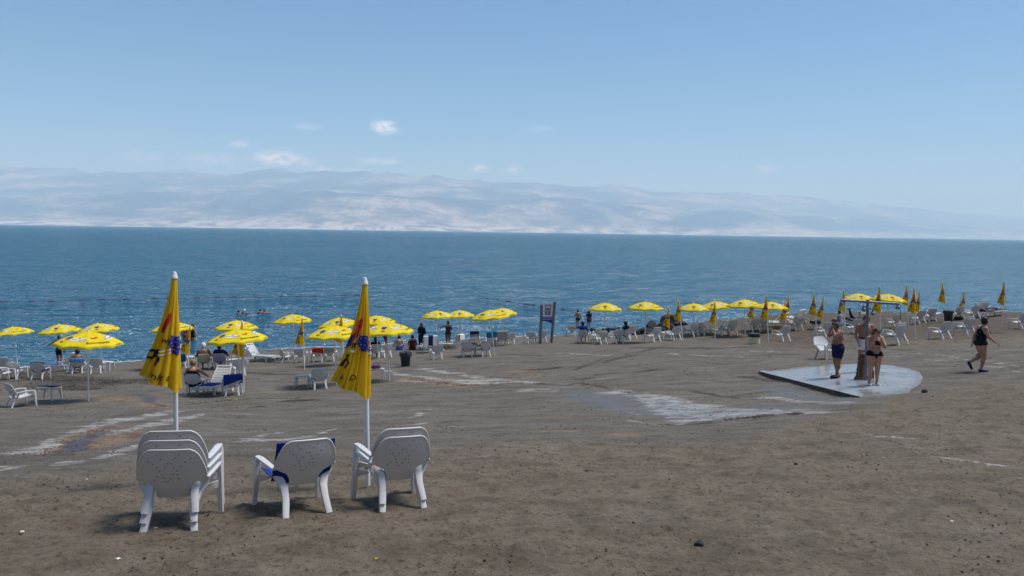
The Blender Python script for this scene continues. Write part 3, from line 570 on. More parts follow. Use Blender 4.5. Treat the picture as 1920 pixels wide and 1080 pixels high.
# dark wrack and crust crumbs left along the old waterline, the gullies and the salt pan
def build_wrack():
    rnd = np.random.default_rng(5); V = []; F = []; k = 0
    for pts, w, n, sz in [([(10, 704), (120, 714), (210, 718), (285, 712)], 1.3, 2600, .05), ([(80, 726), (180, 728)], .7, 500, .045), ([(1368, 783), (1440, 777), (1515, 769)], .16, 700, .028), ([(1245, 795), (1290, 791), (1335, 790)], .10, 350, .026), ([(860, 722), (1000, 718), (1062, 722), (1085, 717), (1150, 731), (1190, 735)], .05, 500, .03),
                          ([(740, 704), (860, 722), (960, 717)], .3, 500, .03), ([(480, 763), (508, 762)], .12, 160, .022), ([(100, 852), (150, 826), (190, 806)], .35, 600, .018), ([(760, 797), (795, 795)], .10, 150, .014), ([(1003, 692), (1045, 690)], .25, 220, .035), ([(1000, 730), (1030, 732)], .15, 120, .02), ([(540, 752), (582, 752)], .2, 200, .025), ([(1090, 884), (1118, 882)], .05, 120, .008), ([(1400, 702), (1440, 706), (1500, 720), (1600, 745)], .07, 380, .02)]:
        P = np.array([march(a, b, height0)[:2] for a, b in pts]); seg = np.linalg.norm(np.diff(P, axis=0), axis=1); cum = np.concatenate([[0], np.cumsum(seg)])
        t = rnd.random(n) * cum[-1]; x = np.interp(t, cum, P[:, 0]) + rnd.normal(0, w * .6, n); y = np.interp(t, cum, P[:, 1]) + rnd.normal(0, w * .6, n)
        ok = fbm(x * 2.2, y * 2.2, 3, 85) > -.12; x, y = x[ok], y[ok]; z = height(x, y)
        for i in range(len(x)):
            a = rnd.random() * 6.28; l = sz * (.4 + 1.2 * rnd.random()); b = l * (.2 + .4 * rnd.random()); h = sz * (.15 + .45 * rnd.random()); c, q = math.cos(a), math.sin(a)
            for u, v, e in ((-l, 0, 0), (0, -b, 0), (l, 0, 0), (0, b, 0), (l * .2 * rnd.normal(), b * .2, h)): V.append((x[i] + u * c - v * q, y[i] + u * q + v * c, z[i] + e + .006))
            F += [(k, k + 1, k + 4), (k + 1, k + 2, k + 4), (k + 2, k + 3, k + 4), (k + 3, k, k + 4)]; k += 5
    me = mesh_np('wrack', np.array(V), np.array(F), simple('wrack', (.045, .032, .022), .9, .6, 2), False)
    tag(link(bpy.data.objects.new('wrack', me)), 'dark crumbs of wrack and crust along the old waterline and gullies', 'wrack', kind='stuff')
build_wrack()

# ================================================================== CHAIRS
_BV = [0, .15, .28, .35, .41, .47, .58, .72, .85, .93, .975, 1.0]
_BW = [.15, .155, .19, .262, .312, .325, .318, .300, .272, .245, .218, .185]
def back_hw(v): return np.interp(v, _BV, _BW)
def back_pt(x, v, off=0.0):
    z = .30 + .50 * v; y = -.19 - .21 * v - .03 * np.sin(v * 3.1) + .62 * np.asarray(x) ** 2 * (1 - .35 * v)
    return np.stack(np.broadcast_arrays(x, y - off * .93, z - off * .36 * 0), -1)
def make_chair():
    root = empty('plastic_armchair'); P = M['plastic']
    u = np.linspace(-1, 1, 17); v = np.array(sorted(set(list(np.linspace(0, 1, 15)) + [.35, .41, .47, .93, .975])))
    U, W = np.meshgrid(u, v, indexing='ij'); G = back_pt(U * back_hw(W), W)
    back = MB().shell(G, .009).build('backrest', P, root)
    rim = [back_pt(s * back_hw(k), k)[()] for s, ks in ((-1, np.linspace(.42, 1, 14)), ) for k in ks]
    top = [back_pt(x, 1.0) for x in np.linspace(-.15, .15, 5)]
    rim = rim + top + [np.array([-p[0], p[1], p[2]]) for p in rim[::-1]]
    MB().tube(rim, .010, 8).build('rim', P, back)
    # slot pattern of the moulding: crossed diagonals of small dark cuts
    sl = MB()
    for (x, z, a) in [(-.12, .75, -1), (-.085, .715, -1), (-.02, .665, 1), (.015, .665, -1), (.05, .715, 1), (.09, .755, 1), (-.20, .69, -1), (-.16, .66, -1), (-.125, .625, -1), (-.10, .59, -1), (-.08, .55, -1), (-.065, .515, -1), (.19, .71, 1), (.14, .675, 1), (.10, .635, 1), (.06, .59, 1), (.025, .55, 1), (-.005, .505, 1), (-.05, .62, 1), (.035, .625, -1), (-.13, .53, 1), (-.16, .49, 1), (.065, .545, -1), (.07, .505, -1), (-.055, .475, -1), (-.03, .475, 1)]:
        k = (z - .30) / .50; n = 5; g = []
        for t in (-.0095, .0095):
            g.append([back_pt(x + t * .75 + w * -.66 * a, k + (t * a * .75 + w * .66) / .5, .0065) for w in (-.0028, .0028)])
        q = [g[0][0], g[1][0], g[1][1], g[0][1]]; q2 = [p + np.array([0, .003, 0]) for p in q]
        sl.add(q + q2, [(0, 1, 2, 3), (0, 4, 5, 1), (1, 5, 6, 2), (2, 6, 7, 3), (3, 7, 4, 0)])
    sl.build('slot_pattern', M['slot'], back, False)['kind'] = 'stuff'
    t = np.array([0, .08, .2, .35, .5, .65, .8, .9, .95, 1.0]); sy = np.array([-.19, -.15, -.09, 0, .08, .16, .24, .29, .315, .325]); sz = np.array([.305, .298, .297, .305, .32, .34, .362, .368, .358, .325]); sw = np.interp(t, [0, .3, 1], [.16, .20, .245])
    x = np.linspace(-1, 1, 9); G = np.stack([x[:, None] * sw[None], np.broadcast_to(sy, (9, 10)), sz[None] + .018 * (x[:, None] ** 2)], -1)
    MB().shell(G, .012).build('seat', P, root)
    for s in (-1, 1):
        pa = [(s * .318, -.245, .50), (s * .335, -.15, .522), (s * .345, 0, .538), (s * .348, .14, .548), (s * .345, .24, .548), (s * .342, .285, .535)]
        MB().ribbon(pa, [.05, .06, .066, .07, .07, .06], .022, (1, 0, 0)).build('armrest', P, root)
        pl = [(s * .342, .275, .545), (s * .343, .305, .50), (s * .347, .315, .40), (s * .353, .33, .2), (s * .362, .35, 0)]
        MB().ribbon(pl, [.055, .06, .062, .055, .048], [.05, .085, .075, .062, .05], (1, 0, 0)).build('leg', P, root)
        pr = [(s * .322, -.19, .51), (s * .295, -.17, .44), (s * .240, -.185, .36), (s * .212, -.23, .28), (s * .212, -.29, .17), (s * .235, -.365, 0)]
        MB().ribbon(pr, [.035, .075, .085, .078, .07, .064], [.02, .03, .05, .058, .05, .042], [(1, 0, .6), (1, 0, .7), (1, 0, .5), (1, 0, 0), (1, 0, 0), (1, 0, 0)]).build('leg', P, root)
        # side web from the seat edge out to the front leg
        g = np.array([[(s * (.235 + .11 * a), .16 + .13 * a + .02 * b, .335 + .02 * a + b * (-.015 - .08 * a)) for b in (0, .5, 1)] for a in (0, .35, .7, 1)])
        MB().shell(g, .01).build('side_web', P, root)
    return root
chair_proto = Proto(make_chair)
def towel_on_chair(mat, name, label, cat, M4, hang=.35, hw=.24, front=.35, x0=0.0, seat=False, flare=0.0, group=None, skew=0.0, top=True):
    """sheet over the backrest: up the front, over the rim, down behind"""
    n = 13; pts = []
    def row(kind, k):
        r = []
        for i in range(n):
            x = x0 + hw * (i / (n - 1) * 2 - 1); rip = .012 * math.sin(x * 31 + x0 * 9) + .008 * math.sin(x * 63 + 2)
            if kind == 'seat': r.append((x * .95, -.14 + k, .345 + .03 * (x / .25) ** 2 + .3 * max(0, k - .1) * .3))
            elif kind == 'front':
                p = back_pt(np.clip(x, -.30, .30), k, -.025); r.append((x, p[1] + .4 * abs(rip), p[2]))
            elif kind == 'top':
                p = back_pt(np.clip(x, -.25, .25), 1.0); r.append((x, p[1] - .03 * k, p[2] + .016 - .07 * max(0, abs(x) - .17)))
            else:
                p = back_pt(np.clip(x, -.3, .3), max(.0, 1 - k / .5), .028); drop = skew * (x - x0)
                r.append((x * (1 + flare * k), p[1] - abs(rip) - .02 * k, p[2] - drop * k - .05 * max(0, abs(x) - .17) ))
        return r
    if seat: pts += [row('seat', k) for k in (.42, .3, .15, .02)]
    pts += [row('front', k) for k in np.linspace(.12 if seat else 1 - front / .5, .97, 7)]
    if top: pts += [row('top', k) for k in (-.5, .5)]
    if hang > 0: pts += [row('back', k) for k in np.linspace(.03, hang, 8)]
    mb = MB().shell(np.array(pts), .008); o = mb.build(name, mat)
    o.matrix_world = M4; return tag(o, label, cat, group)
def drape(mat, name, label, M4, G, cat='towel'):
    o = MB().shell(np.array(G), .01).build(name, mat); o.matrix_world = M4; return tag(o, label, cat)

CH = 'white plastic armchairs on the beach'
CHAIR_M = {}
def chair(key, px, py, yaw, label, n=1, stacklabels=None, sc=1.0):
    p = at(px, py); m = ground_matrix(p[0], p[1], R(yaw)) @ Matrix.Scale(.9 if px < 1150 else 1.02, 4); CHAIR_M[key] = m
    for k in range(n):
        o = chair_proto(); o.matrix_world = m @ Matrix.Translation((0, .012 * k, .088 * k)) @ Matrix.Rotation(R(random.uniform(-1, 1) * (1 if k else 0)), 4, 'Z')
        tag(o, (stacklabels[k] if stacklabels else label), 'chair', CH)
    return m
st = lambda s: [s % w for w in ('bottom', 'top')]
# --- foreground
chair('f1', 333, 979, 10, '', 3, ['bottom chair of the stack of three in the left foreground', 'middle chair of the stack of three in the left foreground', 'top chair of the stack of three in the left foreground'])
chair('f2', 556, 953, 33, 'lone white plastic armchair with a blue towel in the foreground')
chair('f3', 737, 943, 26, '', 2, ['bottom chair of the stack of two by the right foreground umbrella', 'top chair of the stack of two by the right foreground umbrella'])
# --- left group
chair('a1', 8, 713, -36, 'white armchair cut by the left edge of the photo')
chair('a2', 30, 709, 3, 'white armchair behind the one cut by the left edge')
chair('a3', 8, 698, 18, 'farthest white armchair at the left edge, by the water')
chair('a4', 74, 711, 12, 'white armchair right of the leftmost pair, seen from behind')
chair('a5', 145, 699, 28, 'white armchair with a light blue towel and a dark-haired sitter')
chair('a6', 181, 700, 22, 'empty white armchair right of the light blue towel')
chair('a7', 38, 762, -36, 'white armchair facing right beside the low white table')
chair('b1', 366, 739, 0, 'white armchair with the short-haired sitter beside the blue lounger')
chair('b2', 436, 741, 18, 'white armchair with a blue towel hanging over its back')
chair('b3', 448, 703, 28, 'empty white armchair behind the umbrella pole and blue lounger')
chair('b4', 384, 691, 16, 'white armchair with a cream towel under the man in a white cap')
chair('b5', 413, 690, 10, 'white armchair with a lilac patterned towel and a sun-hatted sitter')
chair('b6', 340, 690, 24, 'white armchair with a blue towel behind the left foreground umbrella')
chair('b7', 536, 680, -48, 'white armchair turned right with a white towel on its back')
chair('b8', 564, 679, 10, 'white armchair with a pale blue towel behind a closed umbrella')
chair('b9', 596, 678, 14, 'white armchair with a red towel over its back')
chair('b10', 619, 677, 8, 'white armchair with a striped white towel beside the red towel')
chair('b11', 598, 728, 24, 'white armchair with a pale turquoise cushion beside a small table')
chair('b12', 703, 671, 14, 'white armchair with a dark-haired sitter right of the foreground umbrella')
chair('b13', 722, 670, 40, 'white armchair turned left beside the umbrella pole')
# --- middle
chair('c1', 820, 674, 10, 'white armchair in front of the navy striped towel')
chair('c2', 878, 669, 0, 'white armchair with an orange cushion showing at both sides')
chair('c3', 907, 668, 28, 'white armchair turned left, right of the orange cushion')
chair('c4', 957, 645, 10, 'white armchair at the right end of the middle loungers')
chair('c5', 994, 643, 14, 'white armchair alone, left of the beach sign')
chair('c6', 1016, 642, 16, '', 2, ['bottom chair of the pair stacked at the beach sign', 'top chair of the pair stacked at the beach sign'])
chair('c7', 1072, 630, 0, 'small far white armchair at the waterline right of the sign')
chair('c8', 1094, 641, -6, 'white armchair with a curly-haired sitter stretching an arm left')
chair('c9', 1127, 645, 28, 'white armchair under the first open umbrella right of the sign')
chair('c10', 1118, 637, 34, 'white armchair half hidden behind others right of the stretching sitter')
chair('c11', 1155, 644, 30, 'white armchair with a red bag in its seat')
chair('c12', 1181, 635, 30, 'white armchair facing left beside a dark-haired sitter')
chair('d1', 1225, 641, 30, 'white armchair at the pole of the second umbrella right of the sign')
chair('d2', 1264, 638, 22, 'white armchair right of the small white table among closed umbrellas')
chair('d3', 1297, 631, 38, '', 2, ['bottom chair of the pair stacked near the rocks', 'top chair of the pair stacked near the rocks'])
chair('d4', 1318, 629, -38, 'white armchair turned right between a stack and a lounger')
chair('d5', 1369, 629, 24, '', 2, ['bottom chair of the stack left of the beige bin', 'top chair of the stack left of the beige bin'])
# --- right
chair('e1', 1412, 622, 18, 'white armchair just behind the beige bin with a black lid')
chair('e2', 1428, 619, 14, 'white armchair behind and right of the beige bin')
chair('e3', 1466, 640, 24, 'white armchair facing left in front of the group right of the beige bin')
chair('e4', 1492, 619, 14, '', 2, ['bottom chair of the pair right of the loungers', 'top chair of the pair right of the loungers'])
chair('e5', 1551, 673, -158, 'white armchair facing the camera behind the man in navy trunks')
chair('e6', 1546, 632, 22, 'white armchair behind the head of the man in navy trunks')
chair('e7', 1600, 625, 16, 'white armchair behind the shower next to the striped sitter')
chair('e8', 1676, 615, 18, 'white armchair under the right end of the shower bar')
chair('e9', 1681, 646, 20, '', 2, ['bottom chair of the pair right of the shower', 'top chair of the pair right of the shower'])
chair('e10', 1722, 607, 16, 'white armchair behind two closed umbrellas right of the shower')
chair('e11', 1742, 602, 8, 'small white armchair left of the black bin')
chair('e12', 1764, 636, 20, 'white armchair facing left in front of the black bin')
chair('e13', 1810, 629, 18, '', 2, ['bottom chair of the pair behind the walking woman', 'top chair of the pair behind the walking woman'])
chair('e14', 1794, 599, 13, 'small white armchair right behind the black bin')
chair('e15', 1823, 597, 18, 'white armchair at the far edge above the walking woman')
chair('e16', 1838, 591, 8, 'farthest white armchair at the crest above the walking woman')
chair('e17', 1912, 616, 18, 'white armchair at the right edge of the photo')

# ================================================================== TABLES
def make_table():
    root = empty('low_table'); P = M['plastic']; w = .29
    g = np.array([[(w * a, w * .85 * b, .43 - .03 * max(abs(a), abs(b)) ** 12) for b in np.linspace(-1, 1, 9)] for a in np.linspace(-1, 1, 9)])
    top = MB().shell(g, .014).build('table_top', P, root)
    a = MB(); 
    for s in (-1, 1): a.box((0, s * w * .83, .395), (2 * w * .93, .012, .05)); a.box((s * w * .98, 0, .395), (.012, 2 * w * .8, .05))
    a.build('apron', P, top, False)
    for sx in (-1, 1):
        for sy in (-1, 1):
            MB().ribbon([(sx * (w - .03), sy * (w * .85 - .03), .42), (sx * (w - .025), sy * (w * .85 - .025), .25), (sx * (w + .012), sy * (w * .85 + .012), 0)], [.075, .06, .045], [.06, .05, .04], (1, 0, 0)).build('leg', P, root)
    return root
table_proto = Proto(make_table); TABLE_M = {}
def table(key, px, py, yaw, label):
    p = at(px, py); o = table_proto(); m = ground_matrix(p[0], p[1], R(yaw)); o.matrix_world = m; TABLE_M[key] = m; tag(o, label, 'table', 'low white plastic tables')
table('t1', 90, 750, -4, 'low white table right of the armchair in the left foreground')
table('t2', 570, 725, 6, 'low white table left of the armchair with the turquoise cushion')
table('t3', 706, 712, 4, 'low white table carrying a round blue bag')
table('t4', 1246, 636, 30, 'low white table between two armchairs among the closed umbrellas')
table('t5', 199, 694, 0, 'low white table right of the empty armchair at the left shore')
table('t6', 1755, 600, 20, 'low white table left of the black bin on the crest')
table('t7', 352, 684, 6, 'low white table behind the closed umbrella at the left shore')

# ================================================================== LOUNGERS
def make_lounger():
    root = empty('sun_lounger'); P = M['plastic']; hw = .31
    fr = MB()
    for s in (-1, 1): fr.ribbon([(s * hw, -.95, .33), (s * hw, -.3, .30), (s * hw, .6, .30), (s * hw, .93, .27)], .05, [.07, .075, .075, .06], (1, 0, 0))
    fr.box((0, .94, .27), (2 * hw, .05, .06)); fr.box((0, -.32, .295), (2 * hw - .05, .05, .05)); fr.build('bed_frame', P, root)
    me = MB().box((0, 0, 0), (2 * hw - .05, .085, .018)).mesh('slat', P, False)
    for k in range(11):
        o = link(bpy.data.objects.new('slat', me), root); o.location = (0, -.24 + .108 * k, .325)
    fb = MB()
    for s in (-1, 1): fb.ribbon([(s * .28, 0, 0), (s * .285, -.35, .0), (s * .25, -.70, .01)], .05, .04, (1, 0, 0))
    fb.box((0, -.70, .01), (.52, .06, .045)); b = fb.build('backrest', P, root); b.location = (0, -.30, .33); b.rotation_euler = (R(-52), 0, 0)
    me2 = MB().box((0, 0, 0), (.52, .088, .016)).mesh('slat', P, False)
    for k in range(6):
        o = link(bpy.data.objects.new('slat', me2), b); o.location = (0, -.06 - .105 * k, .006)
    for s in (-1, 1):
        MB().ribbon([(s * hw, .55, .29), (s * (hw + .01), .60, .15), (s * (hw + .02), .58, 0)], [.05, .05, .05], [.14, .09, .07], (1, 0, 0)).build('leg', P, root)
        MB().ribbon([(s * hw, -.55, .30), (s * (hw + .01), -.60, .18), (s * (hw + .01), -.62, .10)], [.05, .05, .05], [.16, .11, .09], (1, 0, 0)).build('leg', P, root)
        w = MB().tube([(s * (hw + .035) - .02, -.62, .09), (s * (hw + .035) + .02, -.62, .09)], .09, 14).build('wheel', P, root)
        MB().ribbon([(s * (hw + .01), -.36, .32), (s * (hw + .02), -.30, .47), (s * (hw + .02), -.1, .50), (s * (hw + .02), .08, .46), (s * (hw + .01), .12, .32)], .045, .03, (1, 0, 0)).build('armrest', P, root)
    return root
lounger_proto = Proto(make_lounger); LOUN_M = {}
def lounger(key, px, py, yaw, label):
    p = at(px, py); o = lounger_proto(); m = ground_matrix(p[0], p[1], R(yaw)); o.matrix_world = m; LOUN_M[key] = m; tag(o, label, 'sun lounger', 'white sun loungers')
lounger('l1', 108, 697, 96, 'white lounger with a blue towel in the left shore group')
lounger('l2', 402, 738, 172, 'white lounger facing the camera with a blue towel on its bed')
lounger('l3', 440, 686, 105, 'white lounger with raised back right of the sun-hatted sitter')
lounger('l4', 489, 678, -112, 'empty white lounger alone left of the row with towels')
lounger('l5', 800, 660, 24, 'white lounger under the navy towel with a pale stripe')
lounger('l6', 846, 654, 62, 'white lounger with a white towel right of the navy towel')
lounger('l7', 890, 645, 6, 'white lounger with a small navy towel, behind the orange cushion')
lounger('l8', 922, 649, 12, 'white lounger with a turquoise towel')
lounger('l9', 941, 648, 8, 'white lounger with a beige striped towel right of the turquoise towel')
lounger('l10', 1343, 628, 44, 'white lounger left of the stacked chairs in the closed umbrella row')
lounger('l11', 1455, 613, 50, 'white lounger behind the closed umbrellas right of the beige bin')
lounger('l12', 1488, 605, 25, 'farthest white lounger right of the beige bin')
lounger('l13', 1597, 612, 30, 'white lounger of the striped sitter behind the shower')
lounger('l14', 1855, 594, -84, 'white lounger with the person lying at the far crest')

# ================================================================== UMBRELLAS
RIM, DROP, ARC = 1.0, .36, 1.08
def open_map(th, s, lift=0.0):
    """th angle, s arc length from the apex (m) -> point on the open canopy; beyond ARC the valance hangs"""
    th = np.asarray(th, float); s = np.asarray(s, float); t = np.clip(s / ARC, 0, 1); q = np.mod(th, math.pi / 4) - math.pi / 8
    chord = math.cos(math.pi / 8) / np.cos(q); mid = 1 - (np.abs(q) / (math.pi / 8)) ** 2
    r = RIM * (1.06 * t - .06 * t ** 3) * (1 + (chord - 1) * (.35 + .65 * t)); z = -DROP * (.35 * t + .65 * t ** 2.1) - .035 * mid * np.sin(t * 3.14) * .6
    over = np.maximum(s - ARC, 0); z = z - over * .95 - .012 * np.cos(q * 24) * (over > 0) + .03 * mid * t ** 6
    r = r + over * .12 * np.cos(th * 16)
    return np.stack([(r + lift * t) * np.cos(th), (r + lift * t) * np.sin(th), z + lift], -1)
def closed_map(ph, s, seed, lift=0.0):
    """ph angle round the bundle, s metres below the apex; the cloth hangs off to -X, its right edge on the pole"""
    ph = np.asarray(ph, float); s = np.asarray(s, float); t = np.clip(s / 1.18, 0, 1.05)
    rx = .028 + .175 * t ** 1.35; ry = .028 + .115 * t ** 1.1; cx = -(.165 * t ** 1.45)
    w = ph + .35 * t + seed
    f1 = np.sin(5 * w + 1.3 * np.sin(2 * ph + seed)); f2 = np.sin(11 * ph + 2.0 * seed + 1.2 * t)
    k = 1 + (.13 * f1 + .07 * f2 - .42 * (1 - np.abs(np.sin(4.5 * w))) ** 4) * np.clip(t * 3, .25, 1)
    rr = np.maximum(k, .2)
    x = cx + (rx * rr + lift) * np.cos(ph); y = (ry * rr + lift) * np.sin(ph)
    slope = .10 * t ** 3 * (np.clip((x - cx) / (rx + 1e-6), -1, 1)) + .02 * t ** 3 * np.sin(5 * w)
    return np.stack([x, y, -s - slope], -1)
SCRATCH = bpy.data.scenes.new('scratch')
def evaluated_mesh(o):
    SCRATCH.collection.objects.link(o); vl = SCRATCH.view_layers[0]; vl.update(); dg = vl.depsgraph
    me = bpy.data.meshes.new_from_object(o.evaluated_get(dg)); bpy.data.objects.remove(o); return me
def text_tris(txt, shear=.28, bold=.0):
    cu = bpy.data.curves.new('t', 'FONT'); cu.body = txt; cu.shear = shear; cu.offset = bold; cu.align_x = 'CENTER'; cu.align_y = 'CENTER'; cu.resolution_u = 4
    me = evaluated_mesh(bpy.data.objects.new('t', cu))
    bm = bmesh.new(); bm.from_mesh(me); bpy.data.meshes.remove(me); bmesh.ops.triangulate(bm, faces=bm.faces); return bm
def poly_bm(pts):
    bm = bmesh.new(); c = bm.verts.new((sum(p[0] for p in pts) / len(pts), sum(p[1] for p in pts) / len(pts), 0)); vs = [bm.verts.new((*p, 0)) for p in pts]
    for i in range(len(vs)): bm.faces.new((c, vs[i], vs[(i + 1) % len(vs)]))
    return bm
def ell(cx, cy, rx, ry, n=12, rot=0):
    return [(cx + rx * math.cos(a) * math.cos(rot) - ry * math.sin(a) * math.sin(rot), cy + rx * math.cos(a) * math.sin(rot) + ry * math.sin(a) * math.cos(rot)) for a in [2 * math.pi * k / n for k in range(n)]]
def refine(bm, mx):
    for _ in range(5):
        e = [x for x in bm.edges if x.calc_length() > mx]
        if not e: break
        bmesh.ops.subdivide_edges(bm, edges=e, cuts=1); bmesh.ops.triangulate(bm, faces=[f for f in bm.faces if len(f.verts) > 3])
    return bm
class Prints:
    """flat prints gathered by colour; every 2-D shape is laid onto a canopy by a mapping function"""
    def __init__(s, fn, mx): s.fn = fn; s.mx = mx; s.d = {}
    def put(s, key, bm, th0, s0, sc=1.0, rot=0.0, level=1):
        refine(bm, s.mx / sc); xy = np.array([v.co[:2] for v in bm.verts]) * sc; c, n = math.cos(rot), math.sin(rot); xy = np.stack([xy[:, 0] * c - xy[:, 1] * n, xy[:, 0] * n + xy[:, 1] * c], 1)
        P = s.fn(th0, s0, xy[:, 0], xy[:, 1], .005 + .0035 * level); bm.verts.index_update()
        s.d.setdefault(key, MB()).add(P, [[v.index for v in f.verts] for f in bm.faces]); bm.free()
    def build(s, parent, names):
        for k, mb in s.d.items():
            me = bpy.data.meshes.new(names[k]); me.from_pydata(mb.v, [], mb.f); me.materials.append(M[k]); link(bpy.data.objects.new(names[k], me), parent)['kind'] = 'stuff'
PNAMES = {'black': 'lettering', 'red': 'red_fruit_print', 'blue': 'grape_print', 'lblue': 'grape_highlight_print', 'white': 'badge_print'}
def grapes(pr, th, s, sc, hi=True):
    for i, (x, y) in enumerate([(-.25, .55), (.25, .6), (0, .2), (-.45, .1), (.48, .15), (-.2, -.25), (.25, -.25), (.05, -.65)]):
        pr.put('blue', poly_bm(ell(0, 0, .30, .30, 12)), th, s, 1, 0) if False else pr.put('blue', poly_bm(ell(x * sc, y * sc, .37 * sc, .37 * sc, 12)), th, s, level=1 + .15 * i)
        if hi: pr.put('lblue', poly_bm(ell((x - .06) * sc, (y + .08) * sc, .11 * sc, .09 * sc, 8)), th, s, level=2.6)
    pr.put('blue', poly_bm([(-.62 * sc, 1.15 * sc), (-.45 * sc, .6 * sc), (-.3 * sc, .9 * sc)]), th, s, level=1)
def badge(pr, th, s, sc):
    pr.put('white', poly_bm([(-.95 * sc, -.30 * sc), (-.5 * sc, -.42 * sc), (.6 * sc, -.36 * sc), (1.0 * sc, -.05 * sc), (.9 * sc, .28 * sc), (.25 * sc, .36 * sc), (.1 * sc, .62 * sc), (-.15 * sc, .62 * sc), (-.25 * sc, .36 * sc), (-.9 * sc, .22 * sc)]), th, s, level=1)
    pr.put('black', text_tris('Schweppes', .3, .01), th, s, sc * .42, level=2); pr.put('red', poly_bm(ell(-.02 * sc, .45 * sc, .17 * sc, .15 * sc, 8)), th, s, level=2)
def red_fruit(pr, th, s, sc):
    pr.put('red', poly_bm(ell(.18 * sc, .05 * sc, .42 * sc, .26 * sc, 10, .4)), th, s, level=1); pr.put('red', poly_bm(ell(-.30 * sc, -.12 * sc, .30 * sc, .20 * sc, 10, -.2)), th, s, level=1.2)
    pr.put('blue', poly_bm([(-.75 * sc, .12 * sc), (-.4 * sc, .02 * sc), (-.5 * sc, .3 * sc)]), th, s, level=1)
def make_open():
    root = empty('open_umbrella')
    n = 8 * 8; th = np.linspace(0, 2 * math.pi, n, endpoint=False); ss = np.array([.02, .12, .28, .45, .62, .78, .92, 1.0, ARC, ARC + .035, ARC + .075])
    T, S = np.meshgrid(th, ss, indexing='ij'); V = open_map(T, S).reshape(-1, 3)
    can = link(bpy.data.objects.new('canopy', mesh_np('canopy', V, grid_faces(n, len(ss), True), M['canopy'])), root)
    MB().lathe([(.001, .05), (.02, .045), (.024, .02), (.032, .0), (.034, -.03), (.001, -.03)], 12).build('finial', M['pole'], can)
    def fn(th0, s0, x, y, lift):
        s = s0 - y; return open_map(th0 - (-x) / np.maximum(s * .92, .05), np.maximum(s, .03), lift)
    pr = Prints(fn, .09); c = [(k + .5) * math.pi / 4 for k in range(8)]
    for r in (0, 4):
        badge(pr, c[r], .66, .24); pr.put('black', text_tris('drink different', .2, .01), c[r], ARC + .02, .055)
        red_fruit(pr, c[r + 1], .55, .17); pr.put('black', text_tris('Schweppes', .3, .012), c[r + 1], .87, .155)
        badge(pr, c[r + 2], .66, .24); pr.put('black', text_tris('drink different', .2, .01), c[r + 2], ARC + .02, .055)
        grapes(pr, c[r + 3], .60, .13, False); pr.put('red', poly_bm(ell(0, 0, .095, .05, 10)), c[r + 3], .86)
    pr.build(can, PNAMES)
    return root
open_proto = Proto(make_open)
def make_closed(seed, hero=False):
    root = empty('closed_umbrella')
    nu, nv = (150, 60) if hero else (72, 26)
    ph = np.linspace(0, 2 * math.pi, nu, endpoint=False); ss = np.concatenate([[.0], np.linspace(.01, 1.16, nv - 1)])
    T, S = np.meshgrid(ph, ss, indexing='ij'); V = closed_map(T, S, seed)
    V = V.reshape(-1, 3)
    can = link(bpy.data.objects.new('canopy', mesh_np('canopy', V, grid_faces(nu, nv, True), M['amber'])), root)
    # pale inside of the hem
    hem = closed_map(ph, np.full(nu, 1.155), seed, -.006); hem2 = closed_map(ph, np.full(nu, 1.10), seed, -.02); hc = hem2 * np.array([.5, .4, 1]) + np.array([-.07, 0, .02])
    HV = np.stack([hem, hem2, hc], 1).reshape(-1, 3); link(bpy.data.objects.new('hem_lining', mesh_np('hem_lining', HV, grid_faces(nu, 3, True), M['white'])), can)
    MB().lathe([(.001, .065), (.018, .06), (.026, .04), (.027, .025), (.036, .012), (.036, -.012), (.001, -.012)], 14).build('finial', M['pole'], can)
    def fn(th0, s0, x, y, lift):
        s = np.clip(s0 - y, .02, 1.15); t = s / 1.18; rad = (.028 + .15 * t ** 1.25)
        return closed_map(th0 + x / rad, s, seed, lift)
    pr = Prints(fn, .012 if hero else .05); D = -math.pi / 2 + (0 if not hero else .38 if seed < 1 else .12)
    if abs(seed - .4) < .01:
        grapes(pr, D + .62, .72, .095); pr.put('black', text_tris('h', .3, .03), D - .98, .90, .23); pr.put('black', text_tris('we', .2, .015), D - .22, .68, .085)
        pr.put('red', poly_bm(ell(0, 0, .028, .12, 12, -.25)), D - .62, .50); pr.put('white', poly_bm([(-.06, -.03), (.06, .02), (.06, .035), (-.06, -.015)]), D - .22, .79); pr.put('white', poly_bm([(-.06, -.055), (.06, -.005), (.06, .005), (-.06, -.045)]), D - .22, .80)
        pr.put('black', text_tris('ink d', .2, .01), D - .25, 1.07, .10); badge(pr, D + 2.4, .7, .16); pr.put('black', text_tris('Sc', .3, .02), D - 2.2, .85, .25)
    else:
        grapes(pr, D + .40, .64, .085); pr.put('red', poly_bm(ell(0, 0, .03, .13, 12, -.2)), D - .40, .50); pr.put('blue', poly_bm(ell(0, 0, .025, .10, 10, -.3)), D - 1.15, .64); pr.put('black', text_tris('h', .3, .03), D - 1.0, .88, .22)
        pr.put('black', text_tris('e', .2, .02), D - .62, .66, .12); pr.put('white', poly_bm([(-.04, -.02), (.04, .0), (.04, .02), (-.04, .0)]), D - .6, .74); pr.put('black', text_tris('D', .2, .01), D - .1, 1.02, .09); pr.put('black', text_tris('p', .2, .01), D - .75, 1.04, .10); badge(pr, D + 2.2, .7, .15)
    pr.build(can, PNAMES)
    return root
closed_a = Proto(lambda: make_closed(1.7)); closed_b = Proto(lambda: make_closed(2.9))
pole_mesh = MB().tube([(0, 0, -1), (0, 0, -.5), (0, 0, 0)], 1.0, 12).mesh('pole', M['pole'])
